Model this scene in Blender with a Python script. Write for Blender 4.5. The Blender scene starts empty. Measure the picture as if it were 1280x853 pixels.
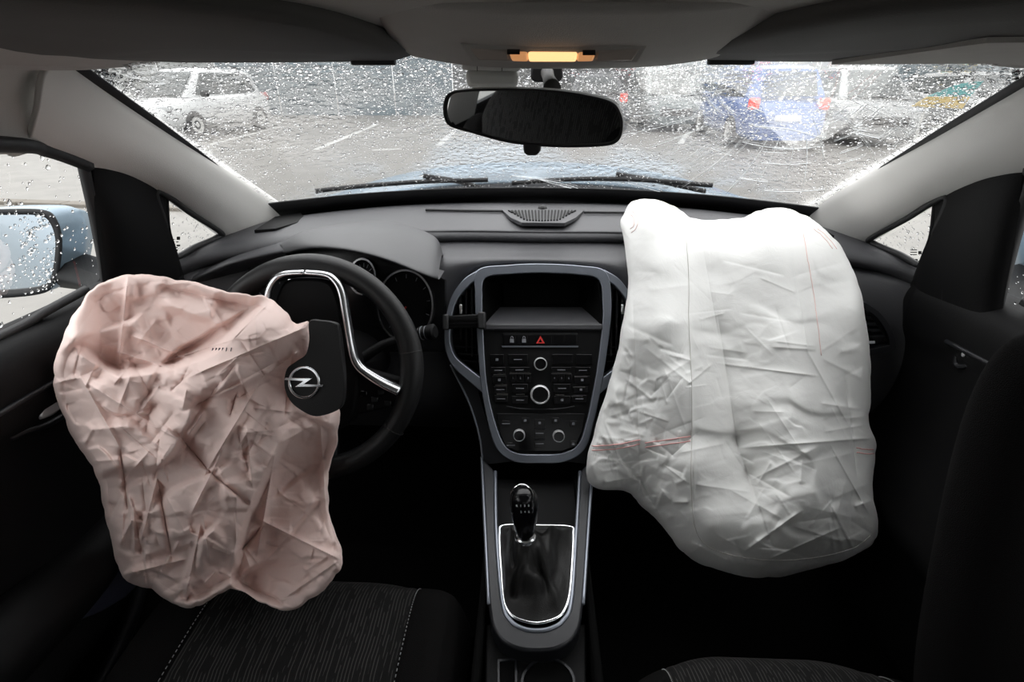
import bpy, bmesh, math, random
import numpy as np
from mathutils import Vector, Matrix, Euler
random.seed(4); rng = np.random.default_rng(7)
S = bpy.context.scene
COL = S.collection

# ---------------------------------------------------------------- camera
CAM = np.array([-.02, 0, 1.30]); FPX = 640.0
YAW, PITCH = math.radians(2), math.radians(27)
cd = bpy.data.cameras.new('camera'); cam = bpy.data.objects.new('camera', cd); COL.objects.link(cam)
cd.sensor_width = 36; cd.lens = FPX / 1280 * 36; cd.clip_start = .02; cd.clip_end = 300
cam.location = CAM; cam.rotation_euler = (math.pi/2 - PITCH, 0, YAW)
S.camera = cam
# ---------------------------------------------------------------- overcast sky (brighter overhead)
SKY = 4.5
w = bpy.data.worlds.new('overcast'); S.world = w; w.use_nodes = True
nt = w.node_tree; nt.nodes.clear()
tc = nt.nodes.new('ShaderNodeTexCoord'); sx = nt.nodes.new('ShaderNodeSeparateXYZ')
ma = nt.nodes.new('ShaderNodeMath'); ma.operation = 'MULTIPLY_ADD'; ma.use_clamp = False
ma.inputs[1].default_value = .66 * SKY; ma.inputs[2].default_value = .42 * SKY
mx = nt.nodes.new('ShaderNodeMath'); mx.operation = 'MAXIMUM'; mx.inputs[1].default_value = 0
bg = nt.nodes.new('ShaderNodeBackground'); bg.inputs[0].default_value = (.985, .99, 1, 1)
wo = nt.nodes.new('ShaderNodeOutputWorld')
nt.links.new(tc.outputs['Generated'], sx.inputs[0]); nt.links.new(sx.outputs[2], mx.inputs[0])
nt.links.new(mx.outputs[0], ma.inputs[0]); nt.links.new(ma.outputs[0], bg.inputs[1]); nt.links.new(bg.outputs[0], wo.inputs[0])
S.view_settings.view_transform = 'Standard'; S.view_settings.look = 'None'
S.view_settings.exposure = 0; S.view_settings.gamma = 1; S.view_settings.use_curve_mapping = False
S.cycles.use_denoising = True; S.cycles.transparent_max_bounces = 32; S.cycles.max_bounces = 10
S.cycles.sample_clamp_indirect = 8

# ---------------------------------------------------------------- pixel -> world
_f = np.array([-math.sin(YAW)*math.cos(PITCH), math.cos(YAW)*math.cos(PITCH), -math.sin(PITCH)])
_r = np.array([math.cos(YAW), math.sin(YAW), 0]); _u = np.cross(_r, _f)
def ray(x, y): return _r*((x-640)/FPX) + _u*((426.5-y)/FPX) + _f
def px(x, y, X=None, Y=None, Z=None):
    d = ray(x, y)
    t = (X-CAM[0])/d[0] if X is not None else (Y-CAM[1])/d[1] if Y is not None else (Z-CAM[2])/d[2]
    return CAM + t*d
class Pl:
    "a working plane: photo pixels land on it, off moves along its normal"
    def __init__(s, o, n): s.o = np.array(o, float); s.n = np.array(n, float)/np.linalg.norm(n)
    def __call__(s, x, y, off=0):
        d = ray(x, y); o = s.o + s.n*off
        return CAM + d*(np.dot(o-CAM, s.n)/np.dot(d, s.n))
    def frame(s, c):
        ex = np.array([1., 0, 0]); ex -= s.n*np.dot(ex, s.n); ex /= np.linalg.norm(ex); ey = np.cross(s.n, ex)
        return np.array(c, float), ex, ey

# ---------------------------------------------------------------- materials
def mat(name, col=(.5,.5,.5), rough=.5, metal=0, spec=.5, bump=0, bscale=200, var=0, vscale=8, coat=0, emit=None, trans=0):
    m = bpy.data.materials.new(name); m.use_nodes = True; n = m.node_tree.nodes; l = m.node_tree.links
    b = n['Principled BSDF']; b.inputs['Base Color'].default_value = (*col, 1); b.inputs['Roughness'].default_value = rough
    b.inputs['Metallic'].default_value = metal; b.inputs['Specular IOR Level'].default_value = spec; b.inputs['Coat Weight'].default_value = coat
    t = n.new('ShaderNodeTexCoord')
    if var:
        no = n.new('ShaderNodeTexNoise'); no.inputs['Scale'].default_value = vscale; no.inputs['Detail'].default_value = 5
        l.new(t.outputs['Object'], no.inputs['Vector'])
        mr = n.new('ShaderNodeMapRange'); mr.inputs[1].default_value = .3; mr.inputs[2].default_value = .7
        mr.inputs[3].default_value = 1-var; mr.inputs[4].default_value = 1+var; l.new(no.outputs[0], mr.inputs[0])
        mi = n.new('ShaderNodeMix'); mi.data_type = 'RGBA'; mi.blend_type = 'MULTIPLY'; mi.inputs[0].default_value = 1
        mi.inputs[6].default_value = (*col, 1); l.new(mr.outputs[0], mi.inputs[7]); l.new(mi.outputs[2], b.inputs['Base Color'])
    if bump:
        no = n.new('ShaderNodeTexNoise'); no.inputs['Scale'].default_value = bscale; no.inputs['Detail'].default_value = 3
        l.new(t.outputs['Object'], no.inputs['Vector'])
        bp = n.new('ShaderNodeBump'); bp.inputs['Strength'].default_value = bump; bp.inputs['Distance'].default_value = .002
        l.new(no.outputs[0], bp.inputs['Height']); l.new(bp.outputs[0], b.inputs['Normal'])
    if emit: b.inputs['Emission Color'].default_value = (*emit[:3], 1); b.inputs['Emission Strength'].default_value = emit[3]
    return m
def mat_glass(name, tint=(.95,.955,.945), refl=.5, film=0):
    m = bpy.data.materials.new(name); m.use_nodes = True; n = m.node_tree.nodes; l = m.node_tree.links; n.clear()
    o = n.new('ShaderNodeOutputMaterial'); tr = n.new('ShaderNodeBsdfTransparent'); tr.inputs[0].default_value = (*tint, 1)
    gl = n.new('ShaderNodeBsdfGlossy'); gl.inputs['Roughness'].default_value = .02
    fr = n.new('ShaderNodeFresnel'); fr.inputs[0].default_value = 1.45
    mu = n.new('ShaderNodeMath'); mu.operation = 'MULTIPLY'; mu.inputs[1].default_value = refl; l.new(fr.outputs[0], mu.inputs[0])
    mi = n.new('ShaderNodeMixShader'); l.new(mu.outputs[0], mi.inputs[0]); l.new(tr.outputs[0], mi.inputs[1]); l.new(gl.outputs[0], mi.inputs[2])
    out = mi
    if film:      # running rain water: patches of rippled film that bend the view a little
        t = n.new('ShaderNodeTexCoord'); n1 = n.new('ShaderNodeTexNoise'); n1.inputs['Scale'].default_value = 5; n1.inputs['Detail'].default_value = 4
        n2 = n.new('ShaderNodeTexNoise'); n2.inputs['Scale'].default_value = 75; n2.inputs['Detail'].default_value = 3
        for q in (n1, n2): l.new(t.outputs['Object'], q.inputs['Vector'])
        bp = n.new('ShaderNodeBump'); bp.inputs['Strength'].default_value = 1; bp.inputs['Distance'].default_value = .006; l.new(n2.outputs[0], bp.inputs['Height'])
        rf = n.new('ShaderNodeBsdfRefraction'); rf.inputs['IOR'].default_value = 1.035; rf.inputs['Roughness'].default_value = .05; l.new(bp.outputs[0], rf.inputs['Normal'])
        mr = n.new('ShaderNodeMapRange'); mr.inputs[1].default_value = .38; mr.inputs[2].default_value = .55; mr.inputs[4].default_value = film; l.new(n1.outputs[0], mr.inputs[0])
        m2 = n.new('ShaderNodeMixShader'); l.new(mr.outputs[0], m2.inputs[0]); l.new(mi.outputs[0], m2.inputs[1]); l.new(rf.outputs[0], m2.inputs[2]); out = m2
    l.new(out.outputs[0], o.inputs[0]); return m
def mat_water():
    m = bpy.data.materials.new('rain_water'); m.use_nodes = True; n = m.node_tree.nodes; l = m.node_tree.links; n.clear()
    o = n.new('ShaderNodeOutputMaterial'); g = n.new('ShaderNodeBsdfGlass'); g.inputs['IOR'].default_value = 1.33; g.inputs['Roughness'].default_value = 0
    l.new(g.outputs[0], o.inputs[0]); return m
def mat_cloth(name, col, trans, wrinkle):
    m = bpy.data.materials.new(name); m.use_nodes = True; n = m.node_tree.nodes; l = m.node_tree.links
    b = n['Principled BSDF']; b.inputs['Base Color'].default_value = (*col, 1); b.inputs['Roughness'].default_value = .62
    b.inputs['Specular IOR Level'].default_value = .3; b.inputs['Sheen Weight'].default_value = .15
    t = n.new('ShaderNodeTexCoord'); no = n.new('ShaderNodeTexNoise'); no.inputs['Scale'].default_value = 38; no.inputs['Detail'].default_value = 5
    no.inputs['Roughness'].default_value = .6; no.inputs['Distortion'].default_value = 1.2
    l.new(t.outputs['Object'], no.inputs['Vector'])
    bp = n.new('ShaderNodeBump'); bp.inputs['Strength'].default_value = wrinkle; bp.inputs['Distance'].default_value = .008
    l.new(no.outputs[0], bp.inputs['Height']); l.new(bp.outputs[0], b.inputs['Normal'])
    tl = n.new('ShaderNodeBsdfTranslucent'); tl.inputs[0].default_value = (*col, 1); l.new(bp.outputs[0], tl.inputs['Normal'])
    mi = n.new('ShaderNodeMixShader'); mi.inputs[0].default_value = trans
    l.new(b.outputs[0], mi.inputs[1]); l.new(tl.outputs[0], mi.inputs[2]); l.new(mi.outputs[0], n['Material Output'].inputs[0]); return m
def mat_stripe():
    m = bpy.data.materials.new('striped_seat_fabric'); m.use_nodes = True; n = m.node_tree.nodes; l = m.node_tree.links
    b = n['Principled BSDF']; b.inputs['Roughness'].default_value = .9; b.inputs['Specular IOR Level'].default_value = .2
    t = n.new('ShaderNodeTexCoord'); s = n.new('ShaderNodeSeparateXYZ'); l.new(t.outputs['Object'], s.inputs[0])
    def mth(op, a, bb=None):
        q = n.new('ShaderNodeMath'); q.operation = op
        for i, v in enumerate((a, bb)):
            if v is None: continue
            if isinstance(v, (int, float)): q.inputs[i].default_value = v
            else: l.new(v, q.inputs[i])
        return q.outputs[0]
    wob = n.new('ShaderNodeTexNoise'); wob.inputs['Scale'].default_value = 14; l.new(t.outputs['Object'], wob.inputs['Vector'])
    x = mth('ADD', mth('MULTIPLY', s.outputs[0], 190), mth('MULTIPLY', wob.outputs[0], 1.2))
    line = mth('LESS_THAN', mth('FRACT', x), .25)
    mp = n.new('ShaderNodeMapping'); mp.inputs['Scale'].default_value = (190, 30, 30); l.new(t.outputs['Object'], mp.inputs['Vector'])
    br = n.new('ShaderNodeTexNoise'); br.inputs['Scale'].default_value = 1; l.new(mp.outputs[0], br.inputs['Vector'])
    dash = mth('MULTIPLY', line, mth('GREATER_THAN', br.outputs[0], .44))
    mi = n.new('ShaderNodeMix'); mi.data_type = 'RGBA'; l.new(dash, mi.inputs[0])
    mi.inputs[6].default_value = (.0055,.0052,.0052,1); mi.inputs[7].default_value = (.04,.038,.037,1); l.new(mi.outputs[2], b.inputs['Base Color'])
    return m
M = dict(
 dash = mat('soft_black_dash_plastic', (.042,.042,.046), .5, spec=.5, bump=.25, bscale=700),
 hood = mat('grained_hood_plastic', (.048,.048,.051), .48, bump=.3, bscale=700),
 black = mat('matte_black_plastic', (.004,.004,.0043), .6, spec=.14, bump=.1, bscale=500),
 deep = mat('black_carpet', (.004,.004,.004), .95, spec=.03),
 gloss = mat('gloss_black_plastic', (.004,.004,.0045), .2, spec=.3),
 silver = mat('satin_silver_trim', (.24,.26,.30), .36, metal=.75),
 dsilver = mat('dark_satin_trim', (.013,.0135,.016), .38, metal=.2, spec=.4),
 brightsilver = mat('bright_silver_paint', (.55,.55,.56), .35, metal=.4),
 chrome = mat('chrome', (.85,.86,.88), .10, metal=1),
 satin = mat('satin_chrome', (.72,.73,.75), .24, metal=1),
 leather = mat('black_wheel_leather', (.008,.008,.0085), .45, spec=.35, bump=.2, bscale=900),
 fabric = mat('black_seat_cloth', (.0055,.0052,.0052), .95, spec=.06, bump=.5, bscale=900),
 liner = mat('grey_headliner_cloth', (.48,.465,.445), .9, spec=.1, bump=.3, bscale=900, var=.02, vscale=40),
 pillar = mat('light_grey_pillar_cover', (.70,.69,.665), .7, spec=.3, bump=.15, bscale=800),
 visor = mat('grey_visor_vinyl', (.10,.097,.094), .75, spec=.2, bump=.15, bscale=600),
 visord = mat('dark_visor_clip', (.02,.02,.022), .5),
 boot = mat('black_gaiter_leather', (.007,.0068,.0066), .55, spec=.3, bump=.3, bscale=500),
 white = mat('white_print', (.75,.76,.78), .5),
 grey = mat('grey_print', (.16,.165,.18), .5),
 red = mat('red_print', (.55,.03,.025), .5),
 redthread = mat('red_stitching', (.78,.42,.40), .8),
 palered = mat('pale_red_stitching', (.84,.64,.61), .8),
 greythread = mat('grey_stitching', (.55,.53,.5), .8),
 seatthread = mat('seat_stitching', (.3,.3,.3), .8),
 orange = mat('orange_print', (.6,.2,.02), .6),
 plastic = mat('light_grey_plastic', (.55,.55,.53), .5),
 mirror = mat('mirror_glass', (.9,.92,.93), .02, metal=1),
 paint = mat('ice_blue_metallic_paint', (.21,.28,.34), .35, metal=.3, coat=.3),
 rubber = mat('black_rubber', (.012,.012,.013), .6),
 asphalt = mat('wet_asphalt', (.18,.172,.158), .5, spec=.35, bump=.5, bscale=60, var=.14, vscale=3),
 line = mat('white_road_paint', (.5,.5,.48), .5, var=.25, vscale=9),
 kerb = mat('brownish_kerb_stone', (.15,.135,.115), .8, var=.1),
 lampglass = mat('lit_lamp_lens', (.9,.7,.5), .35, emit=(1,.52,.22,1.5)),
 lampdim = mat('unlit_lamp_lens', (.5,.44,.4), .25),
 stripe = mat_stripe(),
 glass = mat_glass('wet_window_glass', refl=.18),
 rearglass = mat_glass('added_tint_rear_glass', tint=(.52,.53,.53), refl=.3),  # tint added to cut the light entering from behind
 screen = mat_glass('wet_windscreen_glass', refl=.42, film=.42),
 water = mat_water(),
 crack = mat('crack_glint', (.9,.93,.95), .3, spec=.8),
 pink = mat_cloth('pale_pink_nylon', (.90,.715,.665), .18, .12),
 wbag = mat_cloth('white_nylon', (.86,.858,.84), .2, .08),
)

# ---------------------------------------------------------------- object helpers
def mesh(name, V, F, m, parent=None, smooth=True, auto=None):
    me = bpy.data.meshes.new(name)
    me.from_pydata([tuple(map(float, v)) for v in V], [], [tuple(int(i) for i in f) for f in F]); me.update()
    bm = bmesh.new(); bm.from_mesh(me); bmesh.ops.recalc_face_normals(bm, faces=bm.faces); bm.to_mesh(me); bm.free()
    if smooth:
        me.polygons.foreach_set('use_smooth', [True]*len(me.polygons))
        if auto: me.set_sharp_from_angle(angle=math.radians(auto))
    o = bpy.data.objects.new(name, me); COL.objects.link(o)
    if m is not None: me.materials.append(M[m] if isinstance(m, str) else m)
    if parent is not None: o.parent = parent
    return o
def tag(o, label, cat=None, group=None, kind=None):
    o['label'] = label
    if cat: o['category'] = cat
    if group: o['group'] = group
    if kind: o['kind'] = kind
    return o
def thing(name, label, cat, group=None, kind=None):
    o = bpy.data.objects.new(name, None); COL.objects.link(o); o.empty_display_size = .05
    return tag(o, label, cat, group, kind)
def base_empty(o):
    "move an Empty to the base of its parts, leaving the parts where they are"
    bpy.context.view_layer.update()
    P = []
    def rec(q):
        for c in q.children:
            if c.type == 'MESH': P.extend(c.matrix_world @ Vector(b) for b in c.bound_box)
            rec(c)
    rec(o)
    if not P: return
    b = Vector(((min(p.x for p in P)+max(p.x for p in P))/2, (min(p.y for p in P)+max(p.y for p in P))/2, min(p.z for p in P)))
    o.location = b
    for c in o.children: c.matrix_parent_inverse = Matrix.Translation(-b)
def cr(P, n, closed=False):
    "Catmull-Rom resample along axis 0"
    P = np.asarray(P, float); k = len(P)
    if k == 2 and not closed: t = np.linspace(0, 1, n)[:, None]; return P[0].reshape(1, -1)*(1-t) + P[1].reshape(1, -1)*t
    if closed: t = np.linspace(0, k, n, endpoint=False)
    else: t = np.linspace(0, k-1, n)
    i = np.minimum(t.astype(int), k-1 if closed else k-2); f = (t-i).reshape(-1, *([1]*(P.ndim-1)))
    if closed: g = lambda j: P[(i+j) % k]
    else:
        Q = np.concatenate([[2*P[0]-P[1]], P, [2*P[-1]-P[-2]]]); g = lambda j: Q[i+1+j]
    a, b, c, d = g(-1), g(0), g(1), g(2)
    return .5*((2*b) + (c-a)*f + (2*a-5*b+4*c-d)*f**2 + (3*b-a-3*c+d)*f**3)
def grid_faces(nu, nv, cu=False, cv=False, o=0):
    return [(o+i*nv+j, o+((i+1) % nu)*nv+j, o+((i+1) % nu)*nv+(j+1) % nv, o+i*nv+(j+1) % nv)
            for i in range(nu if cu else nu-1) for j in range(nv if cv else nv-1)]
def patch_pts(rows, nu, nv):
    A = np.array([cr(r, nv) for r in rows]); return cr(A, nu)
def patch(name, rows, m, parent=None, nu=24, nv=40, thick=0):
    G = patch_pts(rows, nu, nv); V = G.reshape(-1, 3); F = grid_faces(nu, nv)
    o = mesh(name, V, F, m, parent)
    if thick: solid(o, thick)
    return o
def solid(o, t, off=-1):
    md = o.modifiers.new('thickness', 'SOLIDIFY'); md.thickness = t; md.offset = off
def bevel(o, wd, seg=2, ang=30):
    md = o.modifiers.new('bevel', 'BEVEL'); md.width = wd; md.segments = seg; md.limit_method = 'ANGLE'; md.angle_limit = math.radians(ang)
def tube_geo(P, r, sides=8, closed=False, o=0, flat=1.0, cap=True):
    P = np.asarray(P, float); n = len(P); r = np.broadcast_to(np.asarray(r, float), (n,))
    T = np.roll(P, -1, 0)-np.roll(P, 1, 0) if closed else np.gradient(P, axis=0)
    T /= np.linalg.norm(T, axis=1)[:, None]+1e-12
    ref = np.array([0, 0, 1.]) if abs(T[0][2]) < .9 else np.array([1., 0, 0])
    N = ref-T[0]*np.dot(ref, T[0]); N /= np.linalg.norm(N); V = []
    for i in range(n):
        N = N-T[i]*np.dot(N, T[i]); N /= np.linalg.norm(N)+1e-12; B = np.cross(T[i], N)
        for k in range(sides):
            a = 2*math.pi*k/sides; V.append(P[i]+r[i]*(math.cos(a)*N*flat+math.sin(a)*B))
    F = grid_faces(n, sides, closed, True, o)
    if cap and not closed: F += [tuple(o+k for k in range(sides)), tuple(o+(n-1)*sides+k for k in range(sides))]
    return V, F
def tube(name, P, r, m, parent=None, sides=8, closed=False, n=None, flat=1.0):
    P = np.asarray(P, float)
    if n: 
        P2 = cr(P, n, closed)
        if np.ndim(r): r = cr(np.asarray(r, float)[:, None], n, closed)[:, 0]
        P = P2
    V, F = tube_geo(P, r, sides, closed, flat=flat); return mesh(name, V, F, m, parent)
def prism(name, A, B, m, parent=None, bev=0, smooth=True, seg=2):
    "closed solid between outline A (front) and outline B (back), same count"
    n = len(A); V = list(A)+list(B)
    F = [tuple(range(n)), tuple(range(2*n-1, n-1, -1))]+[(i, (i+1) % n, n+(i+1) % n, n+i) for i in range(n)]
    o = mesh(name, V, F, m, parent, smooth, auto=35)
    if bev: bevel(o, bev, seg)
    return o
def plprism(name, pl, pts, off0, off1, m, parent=None, bev=0, n=0):
    if n: pts = cr(np.array(pts, float), n, True)
    A = [pl(x, y, 0)+pl.n*off1 for x, y in pts]; B = [pl(x, y, 0)+pl.n*off0 for x, y in pts]
    return prism(name, A, B, m, parent, bev)
def band(name, pl, O, I, off0, off1, m, parent=None, closed=True, n=0, bev=0):
    O = np.array(O, float); I = np.array(I, float)
    if n: O = cr(O, n, closed); I = cr(I, n, closed)
    k = len(O); rows = []
    for (pts, off) in ((O, off0), (O, off1), (I, off1), (I, off0)): rows.append([pl(x, y)+pl.n*off for x, y in pts])
    V = [p for r_ in rows for p in r_]; F = grid_faces(4, k, True, closed)
    if not closed: F += [(0, k, 2*k, 3*k), (k-1, 2*k-1, 3*k-1, 4*k-1)]
    o = mesh(name, V, F, m, parent, True, auto=40)
    if bev: bevel(o, bev, 2)
    return o
def box(name, c, s, m, parent=None, bev=.004, rot=None, seg=2):
    c = np.array(c, float); R = np.array(Euler(rot).to_matrix()) if rot else np.eye(3)
    V = [c+R@(np.array([a, b, d])*np.array(s)/2) for a in (-1, 1) for b in (-1, 1) for d in (-1, 1)]
    F = [(0,1,3,2), (4,6,7,5), (0,4,5,1), (2,3,7,6), (0,2,6,4), (1,5,7,3)]
    o = mesh(name, V, F, m, parent, True, auto=35)
    if bev: bevel(o, bev, seg)
    return o
def lathe(name, c, n, prof, m, parent=None, sides=40, ex=None):
    "revolve (radius, height) pairs about axis n at c"
    n = np.array(n, float)/np.linalg.norm(n); e = np.array(ex if ex is not None else [1., 0, 0]); e = e-n*np.dot(e, n); e /= np.linalg.norm(e); g = np.cross(n, e)
    V = [np.array(c)+n*h+r_*(math.cos(a)*e+math.sin(a)*g) for r_, h in prof for a in np.linspace(0, 2*math.pi, sides, endpoint=False)]
    F = grid_faces(len(prof), sides, False, True)
    if prof[0][0] > 1e-6: F.append(tuple(range(sides)))
    if prof[-1][0] > 1e-6: F.append(tuple((len(prof)-1)*sides+k for k in range(sides)))
    return mesh(name, V, F, m, parent, True, auto=40)
def mirrorx(V): V = np.array(V, float); V[..., 0] *= -1; return V
def text(name, body, size, o3, ex, ey, m, parent, depth=.0004):
    cu = bpy.data.curves.new('t', 'FONT'); cu.body = body; cu.size = size; cu.align_x = 'CENTER'; cu.align_y = 'CENTER'; cu.extrude = depth
    t = bpy.data.objects.new('t', cu); COL.objects.link(t); bpy.context.view_layer.update()
    me = bpy.data.meshes.new_from_object(t.evaluated_get(bpy.context.evaluated_depsgraph_get())); bpy.data.objects.remove(t); bpy.data.curves.remove(cu)
    ez = np.cross(ex, ey); A = np.array([ex, ey, ez]).T
    for v in me.vertices: v.co = Vector(np.array(o3)+A@np.array(v.co))
    me.name = name; ob = bpy.data.objects.new(name, me); COL.objects.link(ob); me.materials.clear(); me.materials.append(M[m]); ob.parent = parent; return ob
def noise2(x, y, sc, seed=0):
    r = np.random.default_rng(seed); h = np.zeros_like(x)
    for k in range(5):
        a = r.uniform(0, 2*math.pi); f = r.uniform(.6, 1.7)/sc
        h += np.sin((x*math.cos(a)+y*math.sin(a))*f*2*math.pi+r.uniform(0, 6.3))
    return h/5

# ================================================================ OUTSIDE
def quad(name, P, m, parent): return mesh(name, P, [tuple(range(len(P)))], m, parent, False)
lot = mesh('parking_lot', [(-60,-40,0), (60,-40,0), (60,60,0), (-60,60,0)], [(0,1,2,3)], 'asphalt', None, False)
tag(lot, 'wet grey asphalt of the parking lot', 'ground', kind='structure')
def gline(a, b, wd):
    A = px(*a, Z=.004); B = px(*b, Z=.004); d = B-A; d /= np.linalg.norm(d); n = np.array([-d[1], d[0], 0])*wd/2
    o = quad('road_marking', [A-n, B-n, B+n, A+n], 'line', lot); solid(o, .003)
for a, b in (((395,187),(472,155)), ((262,181),(352,158)), ((300,188),(330,186)), ((345,186),(372,183)), ((548,182),(572,160)), ((600,186),(640,184)), ((850,180),(870,152)), ((465,188),(500,186)), ((770,186),(800,186))):
    gline(a, b, .14)
kb = thing('kerb', 'low brownish kerb running along the lot beside the car', 'kerb')
for i in range(9):
    a_ = np.array([-8.6+i*.58, 6.2-i*.065]); box('kerb_stone', (a_[0], a_[1], .015), (.565, .16, .05), 'kerb', kb, bev=.01, rot=(0, 0, math.atan2(-.065, .58)))
# far fence wall of metal panels
pm = [mat('blue_grey_wall_sheet', (.13,.17,.19), .6, var=.12, vscale=2), mat('dark_grey_wall_sheet', (.055,.06,.06), .7, var=.3, vscale=1.5),
      mat('pale_grey_wall_sheet', (.30,.31,.30), .7, var=.12, vscale=2)]
wf = thing('wall_far', 'tall wall of upright sheets behind the parked cars', 'wall', kind='structure')
for i in range(28):
    x0 = -32+i*2.4; k = 0 if x0 < -4.6 else 1 if x0 < 2 else (0, 2, 2, 0)[i % 4]
    if x0 < -13: k = 2
    V = []; n = 13
    for j in range(n):
        for z in (0, 4.2): V.append((x0+2.36*j/(n-1), 23+(.05 if j % 4 in (1, 2) else 0), z))
    o = mesh('wall_panel', V, grid_faces(n, 2), pm[k], wf, False); solid(o, .03)

def car(label, pos, ang, paint, L=4.2, W=1.76, H=1.5, tail=False, name='parked_car', lights=None):
    root = thing(name, label, 'car'); c, s = math.cos(ang), math.sin(ang)
    def tw(p): return np.array([pos[0]+p[0]*c-p[1]*s, pos[1]+p[0]*s+p[1]*c, p[2]])
    pm_ = M[paint] if isinstance(paint, str) else paint
    # lower body: stations along length (y forward), cross-section half outline
    ys = [-.5, -.49, -.44, -.3, 0, .2, .32, .44, .49, .5]
    top = [.55, .80, .96, .98, .95, .93, .90, .80, .66, .5]; wd = [.74, .86, .95, .99, 1, 1, .99, .94, .84, .7]
    V = []
    for y, zt, q in zip(ys, top, wd):
        for (a, z) in ((0, .2), (.8, .2), (.97, .32), (1, .55), (.96, zt-.08), (.88, zt), (0, zt+.03)): V.append((a*q*W/2, y*L, z))
    nv = 7; full = []
    for i in range(len(ys)):
        half = V[i*nv:(i+1)*nv]; full += [tw(p) for p in half]+[tw((-p[0], p[1], p[2])) for p in half[-2:0:-1]]
    k = 2*nv-2
    F = grid_faces(len(ys), k, False, True)+[tuple(range(k)), tuple((len(ys)-1)*k+j for j in range(k))]
    mesh('body', full, F, pm_, root, True, auto=50)
    # greenhouse
    gs = [(-.455, .97, .70), (-.40, H-.10, .62), (-.30, H-.02, .60), (0, H, .61), (.10, H-.03, .61), (.30, .93, .72)]
    V2 = []
    for y, z, q in gs:
        zb = .92
        for (a, zz) in ((.86*1, zb), (q*1.06, z-.07 if z > 1 else zb), (q*.95, z), (0, z+.015)): V2.append((a*W/2, y*L, max(zz, zb)))
    full = []
    for i in range(len(gs)):
        half = V2[i*4:(i+1)*4]; full += [tw(p) for p in half]+[tw((-p[0], p[1], p[2])) for p in half[-2::-1]]
    mesh('roof', full, grid_faces(len(gs), 7), pm_, root, True, auto=45)
    gm = M['carglass']
    def pane(nm, pts): 
        o = quad(nm, [tw((x*W/2, y*L, z)) for x, y, z in pts], gm, root); solid(o, .012, 0)
    e = .012
    pane('windscreen', [(-.66, .29+e, .97), (.66, .29+e, .97), (.56, .125+e, H-.09), (-.56, .125+e, H-.09)])
    pane('rear_window', [(-.62, -.452-e, 1.02), (.62, -.452-e, 1.02), (.55, -.41-e, H-.14), (-.55, -.41-e, H-.14)])
    for sg in (-1, 1):
        pane('side_window', [(sg*.855, -.02, .98), (sg*.845, .23, .98), (sg*.68, .10, H-.11), (sg*.69, -.02, H-.10)])
        pane('side_window', [(sg*.855, -.04, .98), (sg*.85, -.36, 1.0), (sg*.70, -.33, H-.13), (sg*.69, -.04, H-.10)])
        for yy in (-.31, .31):
            cen = tw((sg*W*.46, yy*L, .31)); ax = tw((sg, 0, 0))-tw((0, 0, 0))
            lathe('wheel', cen-ax*.1, ax, [(.0, 0), (.31, 0), (.32, .04), (.32, .16), (.29, .2), (.21, .2), (.20, .17), (.05, .18), (0, .18)], 'rubber', root, 24, ex=(0, 0, 1))
            lathe('wheel_cover', cen-ax*.1, ax, [(0, .19), (.05, .19), (.06, .175), (.19, .178), (.2, .19), (.2, .15), (0, .15)], 'plastic', root, 20, ex=(0, 0, 1))
        box_local = lambda nm, p, sz, m: mesh(nm, [tw((p[0]+a*sz[0]/2, p[1]+b*sz[1]/2, p[2]+d*sz[2]/2)) for a in (-1, 1) for b in (-1, 1) for d in (-1, 1)],
                                [(0,1,3,2), (4,6,7,5), (0,4,5,1), (2,3,7,6), (0,2,6,4), (1,5,7,3)], m, root, True, auto=30)
        o = box_local('tail_light', (sg*W*.385, -.475*L, .88), (.20, .16, .22), 'taillit' if tail else 'taillamp'); bevel(o, .04, 2)
        o = box_local('headlight', (sg*W*.36, .455*L, .70), (.34, .2, .15), 'headlamp'); bevel(o, .05, 2)
        o = box_local('door_mirror', (sg*(W/2+.05), .2*L, 1.0), (.2, .12, .14), 'rubber' if paint == 'white_paint' else pm_); bevel(o, .04, 2)
    o = box_local('number_plate', (0, -.503*L, .62), (.5, .02, .11), 'white'); 
    o = box_local('grille', (0, .495*L, .5), (.9, .06, .2), 'rubber'); bevel(o, .02, 2)
    base_empty(root)
M['carglass'] = mat('dark_car_glass', (.05,.06,.06), .08, spec=.6)
M['taillamp'] = mat('red_tail_lamp', (.4,.02,.02), .25, coat=.5)
M['taillit'] = mat('lit_tail_lamp', (.6,.03,.02), .25, emit=(1,.10,.06,1.6))
M['headlamp'] = mat('clear_head_lamp', (.6,.62,.64), .15, coat=.5)
M['white_paint'] = mat('white_car_paint', (.62,.63,.63), .25, coat=.6)
M['blue_paint'] = mat('blue_car_paint', (.05,.13,.38), .25, coat=.7)
M['sil_paint'] = mat('silver_car_paint', (.34,.35,.35), .28, metal=.3, coat=.6)
M['green_paint'] = mat('grey_green_car_paint', (.17,.20,.20), .28, metal=.2, coat=.6)
M['dark_paint'] = mat('charcoal_car_paint', (.05,.055,.06), .3, coat=.6)
car('white hatchback with black door mirrors in front of the blue-grey wall', (-9.0, 14.9), math.radians(172), 'white_paint', H=1.58)
car('blue hatchback with lit red tail lights', (5.2, 13.4), math.radians(-2), 'blue_paint', L=4.0, H=1.6, tail=True)
car('silver car parked beside the blue hatchback with its front towards the lot', (7.9, 14.2), math.radians(170), 'sil_paint', H=1.6)
car('charcoal car with lit red tail lights', (1.75, 17.2), math.radians(0), 'dark_paint', H=1.5, tail=True)
car('grey-green car between the charcoal car and the blue hatchback', (4.0, 17.8), math.radians(180), 'green_paint', H=1.65)
car('pale silver car parked beyond the teal and yellow banner', (11.6, 15.5), math.radians(176), 'sil_paint', H=1.5)
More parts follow.
